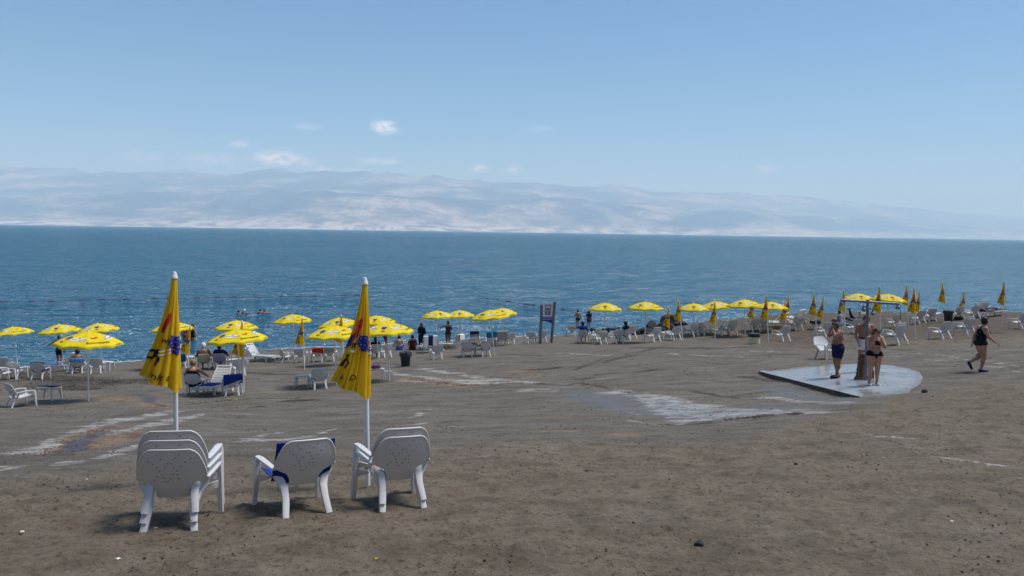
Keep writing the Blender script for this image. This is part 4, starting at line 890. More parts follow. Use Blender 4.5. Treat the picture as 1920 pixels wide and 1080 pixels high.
def plant(root, bx, by, ax, ay, spin=0.0, level=None):
    """root at the apex; pole runs down to the ground point below pixel (bx,by)"""
    p = at(bx, by); a = at_depth(ax, ay, p[1]); axis_ = Vector(a - p); Ln = axis_.length; up = axis_.normalized()
    x = Vector((1, 0, 0)); x = (x - up * x.dot(up)).normalized(); y = up.cross(x)
    m = Matrix((x, y, up)).transposed().to_4x4() ; m.translation = Vector(p); m = m @ Matrix.Translation((0, 0, Ln)) @ Matrix.Rotation(spin, 4, 'Z')
    pole = link(bpy.data.objects.new('pole', pole_mesh), root); pole.scale = (.025, .025, Ln + .25)
    root.matrix_world = m; return Ln
OPENS = [(33.5, 686, 23, 613, .2), (121, 692, 110, 608.5, 1.2), (194, 692, 183, 606.5, 1.3), (165.7, 751.5, 165.4, 622.4, .05), (330, 692, 322, 604, .3), (446, 690, 442.6, 601, .7), (454, 738, 443.5, 617.8, .1), (553, 672, 547.8, 589.8, .15), (642, 684, 634, 596, 1.0), (630.5, 722, 626, 611, .2),
         (709, 672, 705.5, 592, .9), (730, 714.6, 726, 604.5, .8), (822, 656, 819, 582.6, 1.4), (864, 650, 861.5, 582, .95), (927, 666, 917.8, 581.7, .1), (944, 644, 941, 578, .9), (1133.7, 642, 1134.4, 568.3, .75), (1209.6, 642, 1210.5, 566, .1), (1301, 628, 1301, 569, .6), (1345, 625, 1341, 565, .2),
         (1397.6, 630, 1395, 561.7, .12), (1445, 620, 1446, 566, .7), (1609, 608, 1610, 550.5, .7), (1660, 618.5, 1666, 551.5, .8)]
OLAB = {3: 'open umbrella nearest the camera on the left, its pole alone on the bare mud', 6: 'open umbrella over the blue lounger', 9: 'open umbrella half hidden by the right foreground umbrella, left side', 11: 'open umbrella right of the right foreground umbrella, pole beside a round bag table', 16: 'first open umbrella right of the beach sign', 17: 'second open umbrella right of the beach sign', 22: 'open umbrella above the left half of the shower bar', 23: 'open umbrella above the right half of the shower bar', 20: 'open umbrella behind the beige bin', 4: 'open umbrella mostly hidden behind the left foreground umbrella', 12: 'open umbrella over the navy striped towel', 14: 'open umbrella over the orange-cushioned chair, in front of another', 7: 'open umbrella standing behind a closed one over the pale blue towel', 0: 'open umbrella cut by the left edge of the photo'}
order = sorted(range(len(OPENS)), key=lambda i: OPENS[i][2])
for i, (bx, by, ax, ay, sp) in enumerate(OPENS):
    o = open_proto.fn() if open_proto.o is None else copy_tree(open_proto.o)
    if open_proto.o is None: open_proto.o = o
    else:
        for ch in list(o.children):
            if ch.name.startswith('pole'): bpy.data.objects.remove(ch)
    plant(o, bx, by, ax, ay, -R(90 + 22.5) + sp * .9)
    k = order.index(i) + 1; lab = OLAB.get(i) or ('open yellow umbrella with fruit prints, %s from the %s' % ((ORD[k], 'left') if k <= 12 else (ORD[len(OPENS) - k + 1], 'right')))
    tag(o, lab, 'umbrella', 'open yellow umbrellas')
CLOSED = [(-4, 716, -7, 634), (351, 702, 356.5, 613), (457, 735, 454, 604), (570.7, 693.7, 566.7, 598), (645, 694, 640, 592), (1254.5, 632, 1253.5, 576), (1280, 638, 1271.7, 562.4), (1340.5, 635.5, 1340.5, 567), (1413, 618, 1410, 560), (1440.6, 641, 1437, 555), (1473, 616, 1472, 564.4), (1478, 610, 1479, 555), (1532, 633, 1526, 550), (1539.6, 618, 1544, 559), (1585, 625, 1582, 545), (1651, 637.6, 1649, 538.5), (1703, 611, 1700, 535), (1716.7, 636, 1714, 539), (1722, 607, 1723.5, 548.5), (1775.6, 603, 1767, 530), (1806.5, 597, 1808, 547), (1878.7, 612, 1883, 529.6)]
CLAB = {0: 'closed umbrella cut by the left edge of the photo', 1: 'closed umbrella just right of the left foreground umbrella, at the shore', 2: 'closed umbrella rolled up behind the open one over the blue lounger', 3: 'closed umbrella in front of an open one above the pale blue towel', 4: 'closed umbrella poking up between two open ones beside the right foreground umbrella', 14: 'closed umbrella at the left end of the shower bar', 15: 'tall closed umbrella behind the woman in the bikini', 21: 'closed umbrella farthest right in the photo', 19: 'closed umbrella in front of the black bin', 20: 'small closed umbrella right of the black bin', 8: 'closed umbrella hidden behind the open one at the beige bin', 9: 'closed umbrella right of the beige bin'}
for i, (bx, by, ax, ay) in enumerate(CLOSED):
    pr = closed_a if i % 2 else closed_b
    if pr.o is None: o = pr()
    else:
        o = pr()
        for ch in list(o.children):
            if ch.name.startswith('pole'): bpy.data.objects.remove(ch)
    Ln = plant(o, bx, by, ax, ay, random.uniform(-.25, .25))
    k = i + 1; tag(o, CLAB.get(i) or 'closed yellow umbrella, %s closed one from the right in the long row' % ORD[22 - i] if i >= 9 else CLAB.get(i) or 'closed yellow umbrella, %s closed one right of the beach sign' % ORD[i - 4], 'umbrella', 'closed yellow umbrellas')
def hero(bx, by, ax, ay, seed, spin, label):
    o = make_closed(seed, True); plant(o, bx, by, ax, ay, spin); tag(o, label, 'umbrella', 'closed yellow umbrellas')
hero(331, 908, 327, 520, .4, 0.1, 'large closed umbrella behind the stack of three chairs')
hero(690, 914, 684, 531, 4.4, 0.0, 'large closed umbrella behind the stack of two chairs')

# ================================================================== TOWELS AND THINGS ON THE CHAIRS
C = cloth
towel_on_chair(C('royal_blue', (.012, .035, .26)), 'towel', 'royal blue towel spread over the lone foreground chair', 'towel', CHAIR_M['f2'], hang=0, hw=.315, seat=True, x0=-.012, top=False)
towel_on_chair(C('light_blue', (.16, .36, .68)), 'towel', 'light blue towel hung over a chair back in the left shore group', 'towel', CHAIR_M['a5'], hang=.2, hw=.30, flare=-.15, skew=.3)
towel_on_chair(C('royal_blue', (.012, .035, .26)), 'towel', 'deep blue towel hanging over the chair right of the blue lounger', 'towel', CHAIR_M['b2'], hang=.30, hw=.33, x0=.06, skew=-1.1, flare=.2)
towel_on_chair(C('cream', (.62, .55, .34)), 'towel', 'cream towel over the chair of the man in a white cap', 'towel', CHAIR_M['b4'], hang=.46, hw=.24)
towel_on_chair(C('lilac', (.55, .50, .62), (.30, .28, .50), 'X', 9), 'towel', 'lilac patterned towel over the chair of the sun-hatted sitter', 'towel', CHAIR_M['b5'], hang=.42, hw=.30, flare=.1)
towel_on_chair(C('azure', (.03, .16, .45), (.01, .04, .16), 'X', 14), 'towel', 'blue patterned towel on the chair behind the left foreground umbrella', 'towel', CHAIR_M['b6'], hang=.44, hw=.26)
towel_on_chair(C('white', (.70, .70, .70)), 'towel', 'white towel on the chair turned right in the middle left row', 'towel', CHAIR_M['b7'], hang=.24, hw=.22)
towel_on_chair(C('pale_stripe', (.66, .70, .76), (.42, .50, .66), 'X', 10), 'towel', 'pale blue striped towel on the chair behind a closed umbrella', 'towel', CHAIR_M['b8'], hang=.2, hw=.26)
towel_on_chair(C('scarlet', (.60, .035, .02)), 'towel', 'red towel over a chair back left of the right foreground umbrella', 'towel', CHAIR_M['b9'], hang=.26, hw=.30, skew=.5)
towel_on_chair(C('navy_stripe', (.64, .64, .68), (.06, .07, .20), 'X', 9), 'towel', 'white towel with dark stripes beside the red towel', 'towel', CHAIR_M['b10'], hang=.26, hw=.28)
towel_on_chair(C('turquoise_pale', (.22, .50, .58)), 'cushion', 'pale turquoise cushion in the chair beside the small table', 'cushion', CHAIR_M['b11'], hang=0, hw=.31, seat=True)
towel_on_chair(C('orange', (.62, .10, .02)), 'cushion', 'orange cushion in the chair of the middle group', 'cushion', CHAIR_M['c2'], hang=0, hw=.32, seat=True)
towel_on_chair(C('navy', (.012, .014, .06)), 'cushion', 'navy cushion in the chair right of the orange cushion', 'cushion', CHAIR_M['c3'], hang=0, hw=.29, seat=True)
towel_on_chair(C('navy', (.012, .014, .06)), 'towel', 'dark blue towel in the chair of the short-haired sitter', 'towel', CHAIR_M['b1'], hang=0, hw=.31, seat=True)
towel_on_chair(C('navy', (.012, .014, .06)), 'towel', 'dark towel on the armchair right of the leftmost pair', 'towel', CHAIR_M['a4'], hang=0, hw=.29, seat=True)
def lay(key, mat, label, y0=-.2, y1=.75, hw=.28, name='towel'):
    g = [[(x, y, .345 + .012 * math.sin(9 * x + 7 * y)) for x in np.linspace(-hw, hw, 7)] for y in np.linspace(y0, y1, 12)]
    return drape(mat, name, label, LOUN_M[key], g)
def over_back(key, mat, label, hw=.33, hang=.35, x0=0.0, top=.86):
    """towel over the raised head of a lounger (local frame of the lounger)"""
    a = R(-52); by, bz = -.30, .33; rows = []
    for k in np.linspace(.3, .74, 6): rows.append([(x0 + x, by - k * math.cos(a) - .035 * math.sin(-a) * -1 * .0, bz + k * math.sin(-a) + .035) for x in np.linspace(-hw, hw, 9)])
    ty, tz = by - .74 * math.cos(a), bz + .74 * math.sin(-a)
    for k in np.linspace(.02, hang, 7): rows.append([(x0 + x * (1 + .15 * k), ty - .05 - .03 * abs(math.sin(14 * x + 2)), tz - k - .12 * max(0, x) * k) for x in np.linspace(-hw, hw, 9)])
    return drape(mat, 'towel', label, LOUN_M[key], rows)
lay('l1', C('royal_blue', (.012, .035, .26)), 'blue towel on the lounger of the left shore group', -.1, .8)
lay('l2', C('royal_blue', (.012, .035, .26)), 'blue towel on the bed of the lounger facing the camera', -.25, .6)
over_back('l5', C('navy_band', (.012, .013, .055), (.5, .52, .56), 'X', .55), 'large navy towel with a pale stripe over a lounger head', .40, .52)
over_back('l6', C('white', (.70, .70, .70)), 'white towel on the lounger right of the navy towel', .26, .3)
over_back('l7', C('navy', (.012, .014, .06)), 'small navy towel behind the orange-cushioned chair', .30, .16)
over_back('l8', C('teal', (.01, .22, .34), (.02, .05, .12), 'X', 5), 'turquoise towel over a lounger head', .36, .34)
over_back('l9', C('beige_stripe', (.42, .40, .34), (.16, .15, .13), 'X', 7), 'beige towel with dark stripes over a lounger head', .33, .5)
m_ = LOUN_M['l6'] @ Matrix.Translation((.75, .15, 0)); g_ = [[(x, -.02 * abs(math.sin(9 * x)), z) for x in np.linspace(-.28, .28, 7)] for z in np.linspace(.9, .55, 6)]
towel_on_chair(C('ochre', (.50, .42, .20)), 'towel', 'ochre towel left of the white towel on the middle loungers', 'towel', LOUN_M['l6'] @ Matrix.Translation((.25, -.02, .10)), hang=.3, hw=.24)
def bag(mat, label, M4, r=(.16, .12, .14), name='bag'):
    mb = MB(); prof = [(.02, 0), (.85, .05), (1, .4), (.92, .8), (.6, 1.0), (.05, 1.02)]
    mb.lathe([(a, b) for a, b in prof], 14); o = mb.build(name, mat); o.matrix_world = M4 @ Matrix.Diagonal((r[0], r[1], r[2], 1))
    h = MB().tube([(-.5, 0, .95), (-.45, 0, 1.5), (0, 0, 1.75), (.45, 0, 1.5), (.5, 0, .95)], .08, 6).build('handle', mat, o); tag(o, label, name if name != 'bag' else 'bag'); return o
bag(C('bag_blue', (.03, .10, .34), (.45, .03, .16), 'X', 6), 'round blue and pink bag on the low table', TABLE_M['t3'] @ Matrix.Translation((0, 0, .435)), (.2, .2, .13))
bag(C('scarlet', (.60, .035, .02)), 'red bag on the armchair seat under the umbrella right of the sign', CHAIR_M['c11'] @ Matrix.Translation((-.02, -.02, .33)), (.17, .13, .28))
_p = at(1797, 600); bag(C('black_cloth', (.01, .01, .015)), 'black bag on the sand right of the black bin', ground_matrix(_p[0], _p[1], 0), (.26, .2, .22))
g_ = [[(x, y, .443 + .004 * math.sin(20 * x)) for x in np.linspace(-.27, .27, 6)] for y in np.linspace(-.2, .2, 5)]
drape(C('navy', (.012, .014, .06)), 'cloth', 'thin dark cloth on the low table in the left foreground', TABLE_M['t1'], g_, 'cloth')

# ================================================================== BINS, SIGN, SHOWER, RAIL, ROCKS, BUOYS
def bin_round(px, py, yaw, r0, r1, h, mat, lidmat, label, fancy=True):
    p = at(px, py); root = empty('litter_bin', ground_matrix(p[0], p[1], R(yaw), align=.3))
    n = 24; prof = [(r0, 0), (r0 * 1.02, .02), (r1, h), (r1 * .93, h), (r1 * .9, h - .05)]
    MB().lathe(prof, n).build('body', mat, root)
    # liner bag folded over the rim, uneven hem
    V = []; k = 36
    for i in range(k):
        a = 2 * math.pi * i / k; w = 1 + .05 * math.sin(5 * a) + .03 * math.sin(11 * a + 1)
        for rr, zz in ((r1 * .86, h - .03), (r1 * 1.02, h + .03), (r1 * 1.10 * w, h), (r1 * 1.12 * w, h - .16 * w)): V.append((rr * math.cos(a), rr * math.sin(a), zz))
    link(bpy.data.objects.new('liner', mesh_np('liner', np.array(V), grid_faces(k, 4, True), lidmat)), root)
    tag(root, label, 'bin'); return root
bin_round(760.5, 687, 0, .19, .25, .62, M['bindark'], M['bindark'], 'dark rubbish bin alone on the sand right of the foreground umbrella')
bin_round(1778, 603, 0, .21, .26, .66, M['bindark'], M['bindark'], 'tall black bin on the crest behind a closed umbrella')
bin_round(1414.5, 645, 0, .27, .27, .52, M['binbeige'], M['bindark'], 'beige bin with a black liner in front of the open umbrellas')
bin_round(1529, 617, 0, .28, .28, .50, M['binbeige'], M['bindark'], 'beige bin with a black liner far behind, left of the shower')
def build_sign():
    b0 = at(1014, 641); b1 = at(1033.5, 643); Y = b1[1]; t0 = at_depth(1015.5, 571, Y); t1 = at_depth(1040.5, 565, Y - .2); b0 = at_depth(1013, 641, Y)
    root = empty('beach_sign'); root.location = Vector(b1); inv = Vector(b1)
    A0, A1, T0, T1 = [Vector(v) - inv for v in (b0, b1, t0, t1)]
    for a, t in ((A0, T0), (A1, T1)): MB().tube([a - Vector((0, 0, .2)), t], .085, 12).build('post', M['steel'], root)
    def P(u, v): # u 0..1 across, v metres below the tops
        a = T0 + (A0 - T0).normalized() * v; b = T1 + (A1 - T1).normalized() * (v + .18 * (1 - 0)); return a.lerp(b, u)
    def panel(rect, d, name, mat, parent):
        pts = [P(u, v) + Vector((0, -d, 0)) for u, v in rect]; back = [p + Vector((0, .03, 0)) for p in pts]; n = len(pts)
        return MB().add(pts + back, [tuple(range(n)), tuple(range(2 * n - 1, n - 1, -1))] + [(i, i + n, (i + 1) % n + n, (i + 1) % n) for i in range(n)]).build(name, mat, parent, False)
    up = panel([(.05, -.02), (.95, -.10), (.95, .72), (.05, .72)], .02, 'upper_panel', M['signgrey'], root)
    low = panel([(.05, .75), (.95, .75), (.95, 1.20), (.7, 1.10), (.4, 1.02), (.05, 1.0)], .02, 'lower_panel', M['signblue'], root)
    dk = simple('sign_ink', (.03, .035, .06), .6); wt = simple('sign_white_ink', (.60, .64, .75), .6)
    fr = [((.30, .02), (.72, .06)), ((.30, .56), (.72, .62)), ((.30, .02), (.34, .62)), ((.68, .02), (.72, .62))]
    for (a, b), (c, d) in fr: panel([(a, b), (c, b), (c, d), (a, d)], .035, 'icon_frame', dk, up)
    for k, v in enumerate((.42, .50)): panel([(.36, v), (.42, v - .03), (.48, v), (.54, v - .03), (.60, v), (.66, v - .03), (.66, v), (.60, v + .03), (.54, v), (.48, v + .03), (.42, v), (.36, v + .03)], .035, 'icon_wave', dk, up)
    panel([(.38, .36), (.44, .24), (.52, .20), (.60, .24), (.64, .36), (.56, .33), (.50, .30), (.44, .34)], .035, 'icon_swimmer', dk, up)
    for v, segs in ((.80, [(.12, .26), (.30, .48), (.52, .72), (.76, .88)]), (.89, [(.12, .34), (.38, .52), (.57, .66), (.70, .88)])):
        for a, b in segs: panel([(a, v), (b, v), (b, v + .035), (a, v + .035)], .035, 'text_line', wt, low)
    tag(root, 'beach sign with white and blue panels between two grey posts', 'sign')
build_sign()
def build_shower():
    b = at(1623, 714); Y = b[1]; q = lambda px, py, y=Y: Vector(at_depth(px, py, y)) - Vector(b)
    root = empty('beach_shower'); root.location = Vector(b); S = M['steel']
    MB().tube([(q(1623, 714)), q(1627, 562)], .042, 12).build('post', S, root)
    bar = MB().tube([q(1577, 562.5), q(1627, 566), q(1684, 569.5)], .036, 12).build('crossbar', S, root)
    MB().tube([q(1627, 576, Y), q(1637, 581, Y - .55)], .03, 10).build('arm', S, root); MB().tube([q(1627, 577), q(1619.5, 574, Y + .5)], .03, 10).build('arm', S, root)
    for a in (q(1578, 563), q(1684, 570), q(1637, 581, Y - .55), q(1619.5, 574, Y + .5)):
        MB().tube([a + Vector((0, 0, .03)), a + Vector((0, 0, -.05)), a + Vector((0, 0, -.07)), a + Vector((0, 0, -.15))], [.03, .03, .06, .075], 12).build('shower_head', S, root)
    MB().tube([q(1683, 571), q(1688, 573), q(1688.5, 600)], .012, 8).build('pull_chain', S, root)
    tag(root, 'galvanised pipe shower with a long crossbar over the slab', 'shower')
    # crusted log beside the post
    c = Vector(at(1614, 712)); n = 16; V = []
    for i in range(14):
        t = i / 13; z = .80 * t
        for k in range(n):
            a = 2 * math.pi * k / n; r = (.135 - .045 * t + .035 * max(0, .25 - t) * 4) * (1 + .14 * math.sin(3 * a + 5 * t) + .10 * math.sin(7 * a + 13 * t) + .08 * random.uniform(-1, 1)); V.append((r * math.cos(a) + .03 * t, r * math.sin(a), z))
    V.append((.03, 0, .81)); F = [tuple(f) for f in np.array([[(i * n + k), (i * n + (k + 1) % n), ((i + 1) * n + (k + 1) % n), ((i + 1) * n + k)] for i in range(13) for k in range(n)])] + [(13 * n + k, 13 * n + (k + 1) % n, 14 * n) for k in range(n)]
    lg = MB().add(V, F).build('log', M['log'], None, True, 80); lg.location = c - Vector((0, 0, .02)); tag(lg, 'rough brown salt-crusted log standing beside the shower post', 'log')
    s2 = MB().add([(x * .7, y * .7, z * .38) for x, y, z in V], F).build('log', M['log'], None, True, 80); s2.location = Vector(at(1632, 711)) - Vector((0, 0, .02)); tag(s2, 'short brown stump behind the legs of the bikini woman', 'log')
    # water falling from the left head
    top = Vector(b) + q(1578, 567); mb = MB(); rnd = random.Random(3)
    for i in range(260):
        t = rnd.random() ** .8; z = -.1 - 1.0 * t; sp = .02 + .16 * t * t; x, y = rnd.gauss(0, sp), rnd.gauss(0, sp); l = .02 + .05 * rnd.random(); r = .0026
        p = top + Vector((x + .05 * t * 2, y, z)); mb.add([p + Vector((0, 0, l)), p + Vector((r, 0, 0)), p + Vector((-r * .5, r, 0)), p + Vector((-r * .5, -r, 0)), p - Vector((0, 0, l * .4))], [(0, 1, 2), (0, 2, 3), (0, 3, 1), (4, 2, 1), (4, 3, 2), (4, 1, 3)])
    wm = bpy.data.materials.new('water_drops'); wm.use_nodes = True; B = wm.node_tree.nodes['Principled BSDF']; B.inputs['Base Color'].default_value = (.85, .9, .95, 1); B.inputs['Roughness'].default_value = .15
    tag(mb.build('shower_spray', wm, None, True), 'thin spray of water falling from the left shower head', 'water', kind='stuff')
build_shower()
def build_rail():
    Y = 57.5; P = lambda px, py: Vector(at_depth(px, py, Y)); a, b = P(1106, 618.5), P(1162, 616.5); root = empty('timber_rail'); root.location = a
    MB().tube([Vector((0, 0, 0)), (b - a) * .5, b - a], .075, 8).build('top_beam', M['beam'], root)
    for t in (.06, .36, .62, .97): 
        v = (b - a) * t; MB().tube([v + Vector((0, 0, .12)), Vector((v.x, v.y, -a.z - .8))], .07, 8).build('post', M['beam'], root)
    tag(root, 'low dark timber rail standing in the shallows right of the sign', 'rail')
build_rail()
def rock(px, py, r, h, label, seed):
    p = at(px, py); bm = bmesh.new(); bmesh.ops.create_icosphere(bm, subdivisions=3, radius=1); rr = random.Random(seed); ax = [Vector((rr.gauss(0, 1), rr.gauss(0, 1), rr.gauss(0, 1))).normalized() for _ in range(14)]; dd = [.55 + .35 * rr.random() for _ in ax]
    for v in bm.verts:
        k = min([d / max(.05, v.co.normalized().dot(a)) for a, d in zip(ax, dd) if v.co.normalized().dot(a) > .1] + [1]); v.co = v.co.normalized() * k * (1 + .04 * rr.uniform(-1, 1)); v.co = Vector((v.co.x * r, v.co.y * r * .8, v.co.z * h))
    me = bpy.data.meshes.new('rock'); bm.to_mesh(me); bm.free(); me.materials.append(M['rock']); o = link(bpy.data.objects.new('rock', me)); o.location = Vector(p) + Vector((0, 0, h * .3)); tag(o, label, 'rock', 'dark rocks at the waterline')
for i, (px, py, r, h) in enumerate([(1188, 628, .5, .3), (1199, 627, .6, .34), (1210, 626, .6, .42), (1221, 622, .5, .6), (1246, 619, .7, .45), (1255, 614, .8, .7), (1264, 609, .7, .75), (1236, 623, .5, .35), (1275, 611, .6, .35)]):
    rock(px, py, r, h, 'dark rough rock at the waterline, %s from the left in the pile' % ORD[i + 1], i + 40)
rock(1734, 736, .085, .07, 'small dark stone alone at the right rim of the slab', 77)
rock(1310, 1022, .05, .035, 'small dark stone in the bare mud of the right foreground', 78)
rock(1493, 872, .032, .03, 'black pebble in the bare mud below the slab', 79)
rock(1105, 884, .07, .02, 'flat dark clod in the middle foreground', 80)
def buoy_line(pts, n, label):
    P = [Vector(on_level(a, b, .05)) for a, b in pts]; seg = [(P[i + 1] - P[i]).length for i in range(len(P) - 1)]; tot = sum(seg)
    def at_s(s):
        for i, l in enumerate(seg):
            if s <= l or i == len(seg) - 1: return P[i].lerp(P[i + 1], s / l)
            s -= l
    root = empty('buoy_line'); root.location = P[0]; path = [at_s(tot * k / 60) - P[0] + Vector((0, .4 * math.sin(k * .6), 0)) for k in range(61)]
    MB().tube(path, .018, 6).build('rope', M['rope'], root)
    me = MB().tube([(-.32, 0, 0), (-.28, 0, 0), (.28, 0, 0), (.32, 0, 0)], [.03, .055, .055, .03], 8).mesh('float', M['rope'])
    for k in range(n):
        o = link(bpy.data.objects.new('float', me), root); i = min(59, max(1, int(60 * (k + .5 + random.uniform(-.3, .3)) / n))); o.location = path[i] + Vector((0, 0, .03)); t = (path[min(i + 1, 60)] - path[i - 1]); o.rotation_euler = (0, 0, math.atan2(t.y, t.x))
    tag(root, label, 'buoy line', 'swimming area buoy lines')
buoy_line([(-10, 567), (190, 562.5), (370, 558.5), (565, 556), (690, 553)], 17, 'long line of dark red floats across the water on the left')
buoy_line([(895, 556), (921, 561), (970, 568.5), (1018, 575.5), (1064, 582), (1110, 587)], 9, 'short line of dark red floats beyond the beach sign')
# litter
def scrap(px, py, s, mat, label):
    p = at(px, py); n = 6; g = [[((i / 5 - .5) * s * 1.3, (j / 3 - .5) * s * .8, .012 + .012 * math.sin(i * 2.1 + j)) for j in range(4)] for i in range(n)]
    o = MB().shell(np.array(g) * np.array([.7, .7, .45]), .003).build('paper_scrap', mat); o.matrix_world = ground_matrix(p[0], p[1], random.random() * 3, dz=.01); tag(o, label, 'litter', 'scraps of litter')
scrap(222, 1051, .045, M['white'], 'white scrap of paper below the stack of three chairs'); scrap(705, 1051, .03, M['canopy'], 'yellow scrap at the bottom of the photo'); scrap(292, 993, .03, M['white'], 'white pebble-like scrap under the stack of three chairs'); scrap(163, 901, .03, M['white'], 'pale scrap left of the stack of three chairs'); scrap(1785, 980, .035, M['white'], 'white scrap in the right foreground'); scrap(42, 1000, .05, M['white'], 'pale scrap near the left edge in the foreground'); scrap(440, 1063, .03, M['white'], 'pale scrap at the bottom below the lone chair')

# ================================================================== PEOPLE
class Solids:
    """closed spheres and tapered limbs gathered into one vertex list"""
    def __init__(s): s.V = []; s.F = []; s.n = 0
    def add(s, V, F): s.V.append(V); s.F += [tuple(i + s.n for i in f) for f in F]; s.n += len(V)
    def mesh(s, name):
        me = bpy.data.meshes.new(name); me.from_pydata(np.concatenate(s.V).tolist(), [], s.F); return me
def _unit_sphere(u, v):
    P = [(0, 0, 1)] + [(math.sin(math.pi * j / v) * math.cos(2 * math.pi * i / u), math.sin(math.pi * j / v) * math.sin(2 * math.pi * i / u), math.cos(math.pi * j / v)) for j in range(1, v) for i in range(u)] + [(0, 0, -1)]
    F = [(0, 1 + i, 1 + (i + 1) % u) for i in range(u)] + [(1 + (j - 1) * u + i, 1 + j * u + i, 1 + j * u + (i + 1) % u, 1 + (j - 1) * u + (i + 1) % u) for j in range(1, v - 1) for i in range(u)] + [(len(P) - 1, 1 + (v - 2) * u + (i + 1) % u, 1 + (v - 2) * u + i) for i in range(u)]
    return np.array(P), F
_USP = {(u, v): _unit_sphere(u, v) for u, v in ((12, 8), (16, 10), (16, 12))}
def _sphere_into(bm, c, r, scale=(1, 1, 1), rot=None, u=12, v=8):
    P, F = _USP[(u, v)]; P = P * (r * np.array(scale))
    if rot is not None: P = P @ np.array(rot.to_matrix()).T
    bm.add(P + np.array(c), F)
def _capsule_into(bm, a, b, ra, rb, flat=1.0):
    a, b = Vector(a), Vector(b); d = b - a; L_ = d.length
    _sphere_into(bm, a, ra); _sphere_into(bm, b, rb)
    if L_ > 1e-4:
        m = np.array(d.to_track_quat('Z', 'Y').to_matrix()); an = np.linspace(0, 2 * math.pi, 12, endpoint=False); ring = np.stack([np.cos(an), np.sin(an), an * 0], 1) @ m.T
        bm.add(np.concatenate([ring * ra + np.array(a), ring * rb + np.array(b)]), [(k, (k + 1) % 12, 12 + (k + 1) % 12, 12 + k) for k in range(12)] + [tuple(range(11, -1, -1)), tuple(range(12, 24))])
STAND = dict(pel=(0, 0, .53), wai=(0, 0, .62), che=(0, 0, .72), nec=(0, -.005, .83), hea=(0, .012, .925), shL=(-.108, 0, .80), shR=(.108, 0, .80), elL=(-.135, -.01, .63), elR=(.135, -.01, .63), wrL=(-.14, .03, .485), wrR=(.14, .03, .485),
             hiL=(-.052, 0, .515), hiR=(.052, 0, .515), knL=(-.056, .012, .285), knR=(.056, .012, .285), anL=(-.056, -.01, .045), anR=(.056, -.01, .045))
GROUND_SIT = dict(pel=(0, 0, .07), wai=(0, -.02, .16), che=(0, -.01, .27), nec=(0, .01, .375), hea=(0, .03, .465), shL=(-.105, 0, .345), shR=(.105, 0, .345), elL=(-.15, .05, .2), elR=(.15, .05, .2), wrL=(-.12, .16, .14), wrR=(.12, .16, .14),
                  hiL=(-.055, .02, .06), hiR=(.055, .02, .06), knL=(-.09, .22, .2), knR=(.09, .22, .2), anL=(-.07, .33, .03), anR=(.07, .33, .03))
CHAIR_SIT = dict(pel=(0, -.055, .235), wai=(0, -.10, .32), che=(0, -.135, .42), nec=(0, -.15, .525), hea=(0, -.135, .62), shL=(-.105, -.14, .495), shR=(.105, -.14, .495), elL=(-.175, -.06, .36), elR=(.175, -.06, .36), wrL=(-.18, .06, .335), wrR=(.18, .06, .335),
                 hiL=(-.055, -.02, .235), hiR=(.055, -.02, .235), knL=(-.075, .20, .26), knR=(.075, .20, .26), anL=(-.07, .25, .03), anR=(.07, .25, .03))
LIE = dict(pel=(0, 0, .06), wai=(0, -.09, .06), che=(0, -.19, .065), nec=(0, -.30, .075), hea=(0, -.39, .09), shL=(-.105, -.27, .065), shR=(.105, -.27, .065), elL=(-.14, -.12, .05), elR=(.14, -.12, .05), wrL=(-.13, .02, .05), wrR=(.13, .02, .05),
           hiL=(-.055, .02, .055), hiR=(.055, .02, .055), knL=(-.06, .25, .07), knR=(.06, .25, .07), anL=(-.06, .48, .04), anR=(.06, .48, .04))
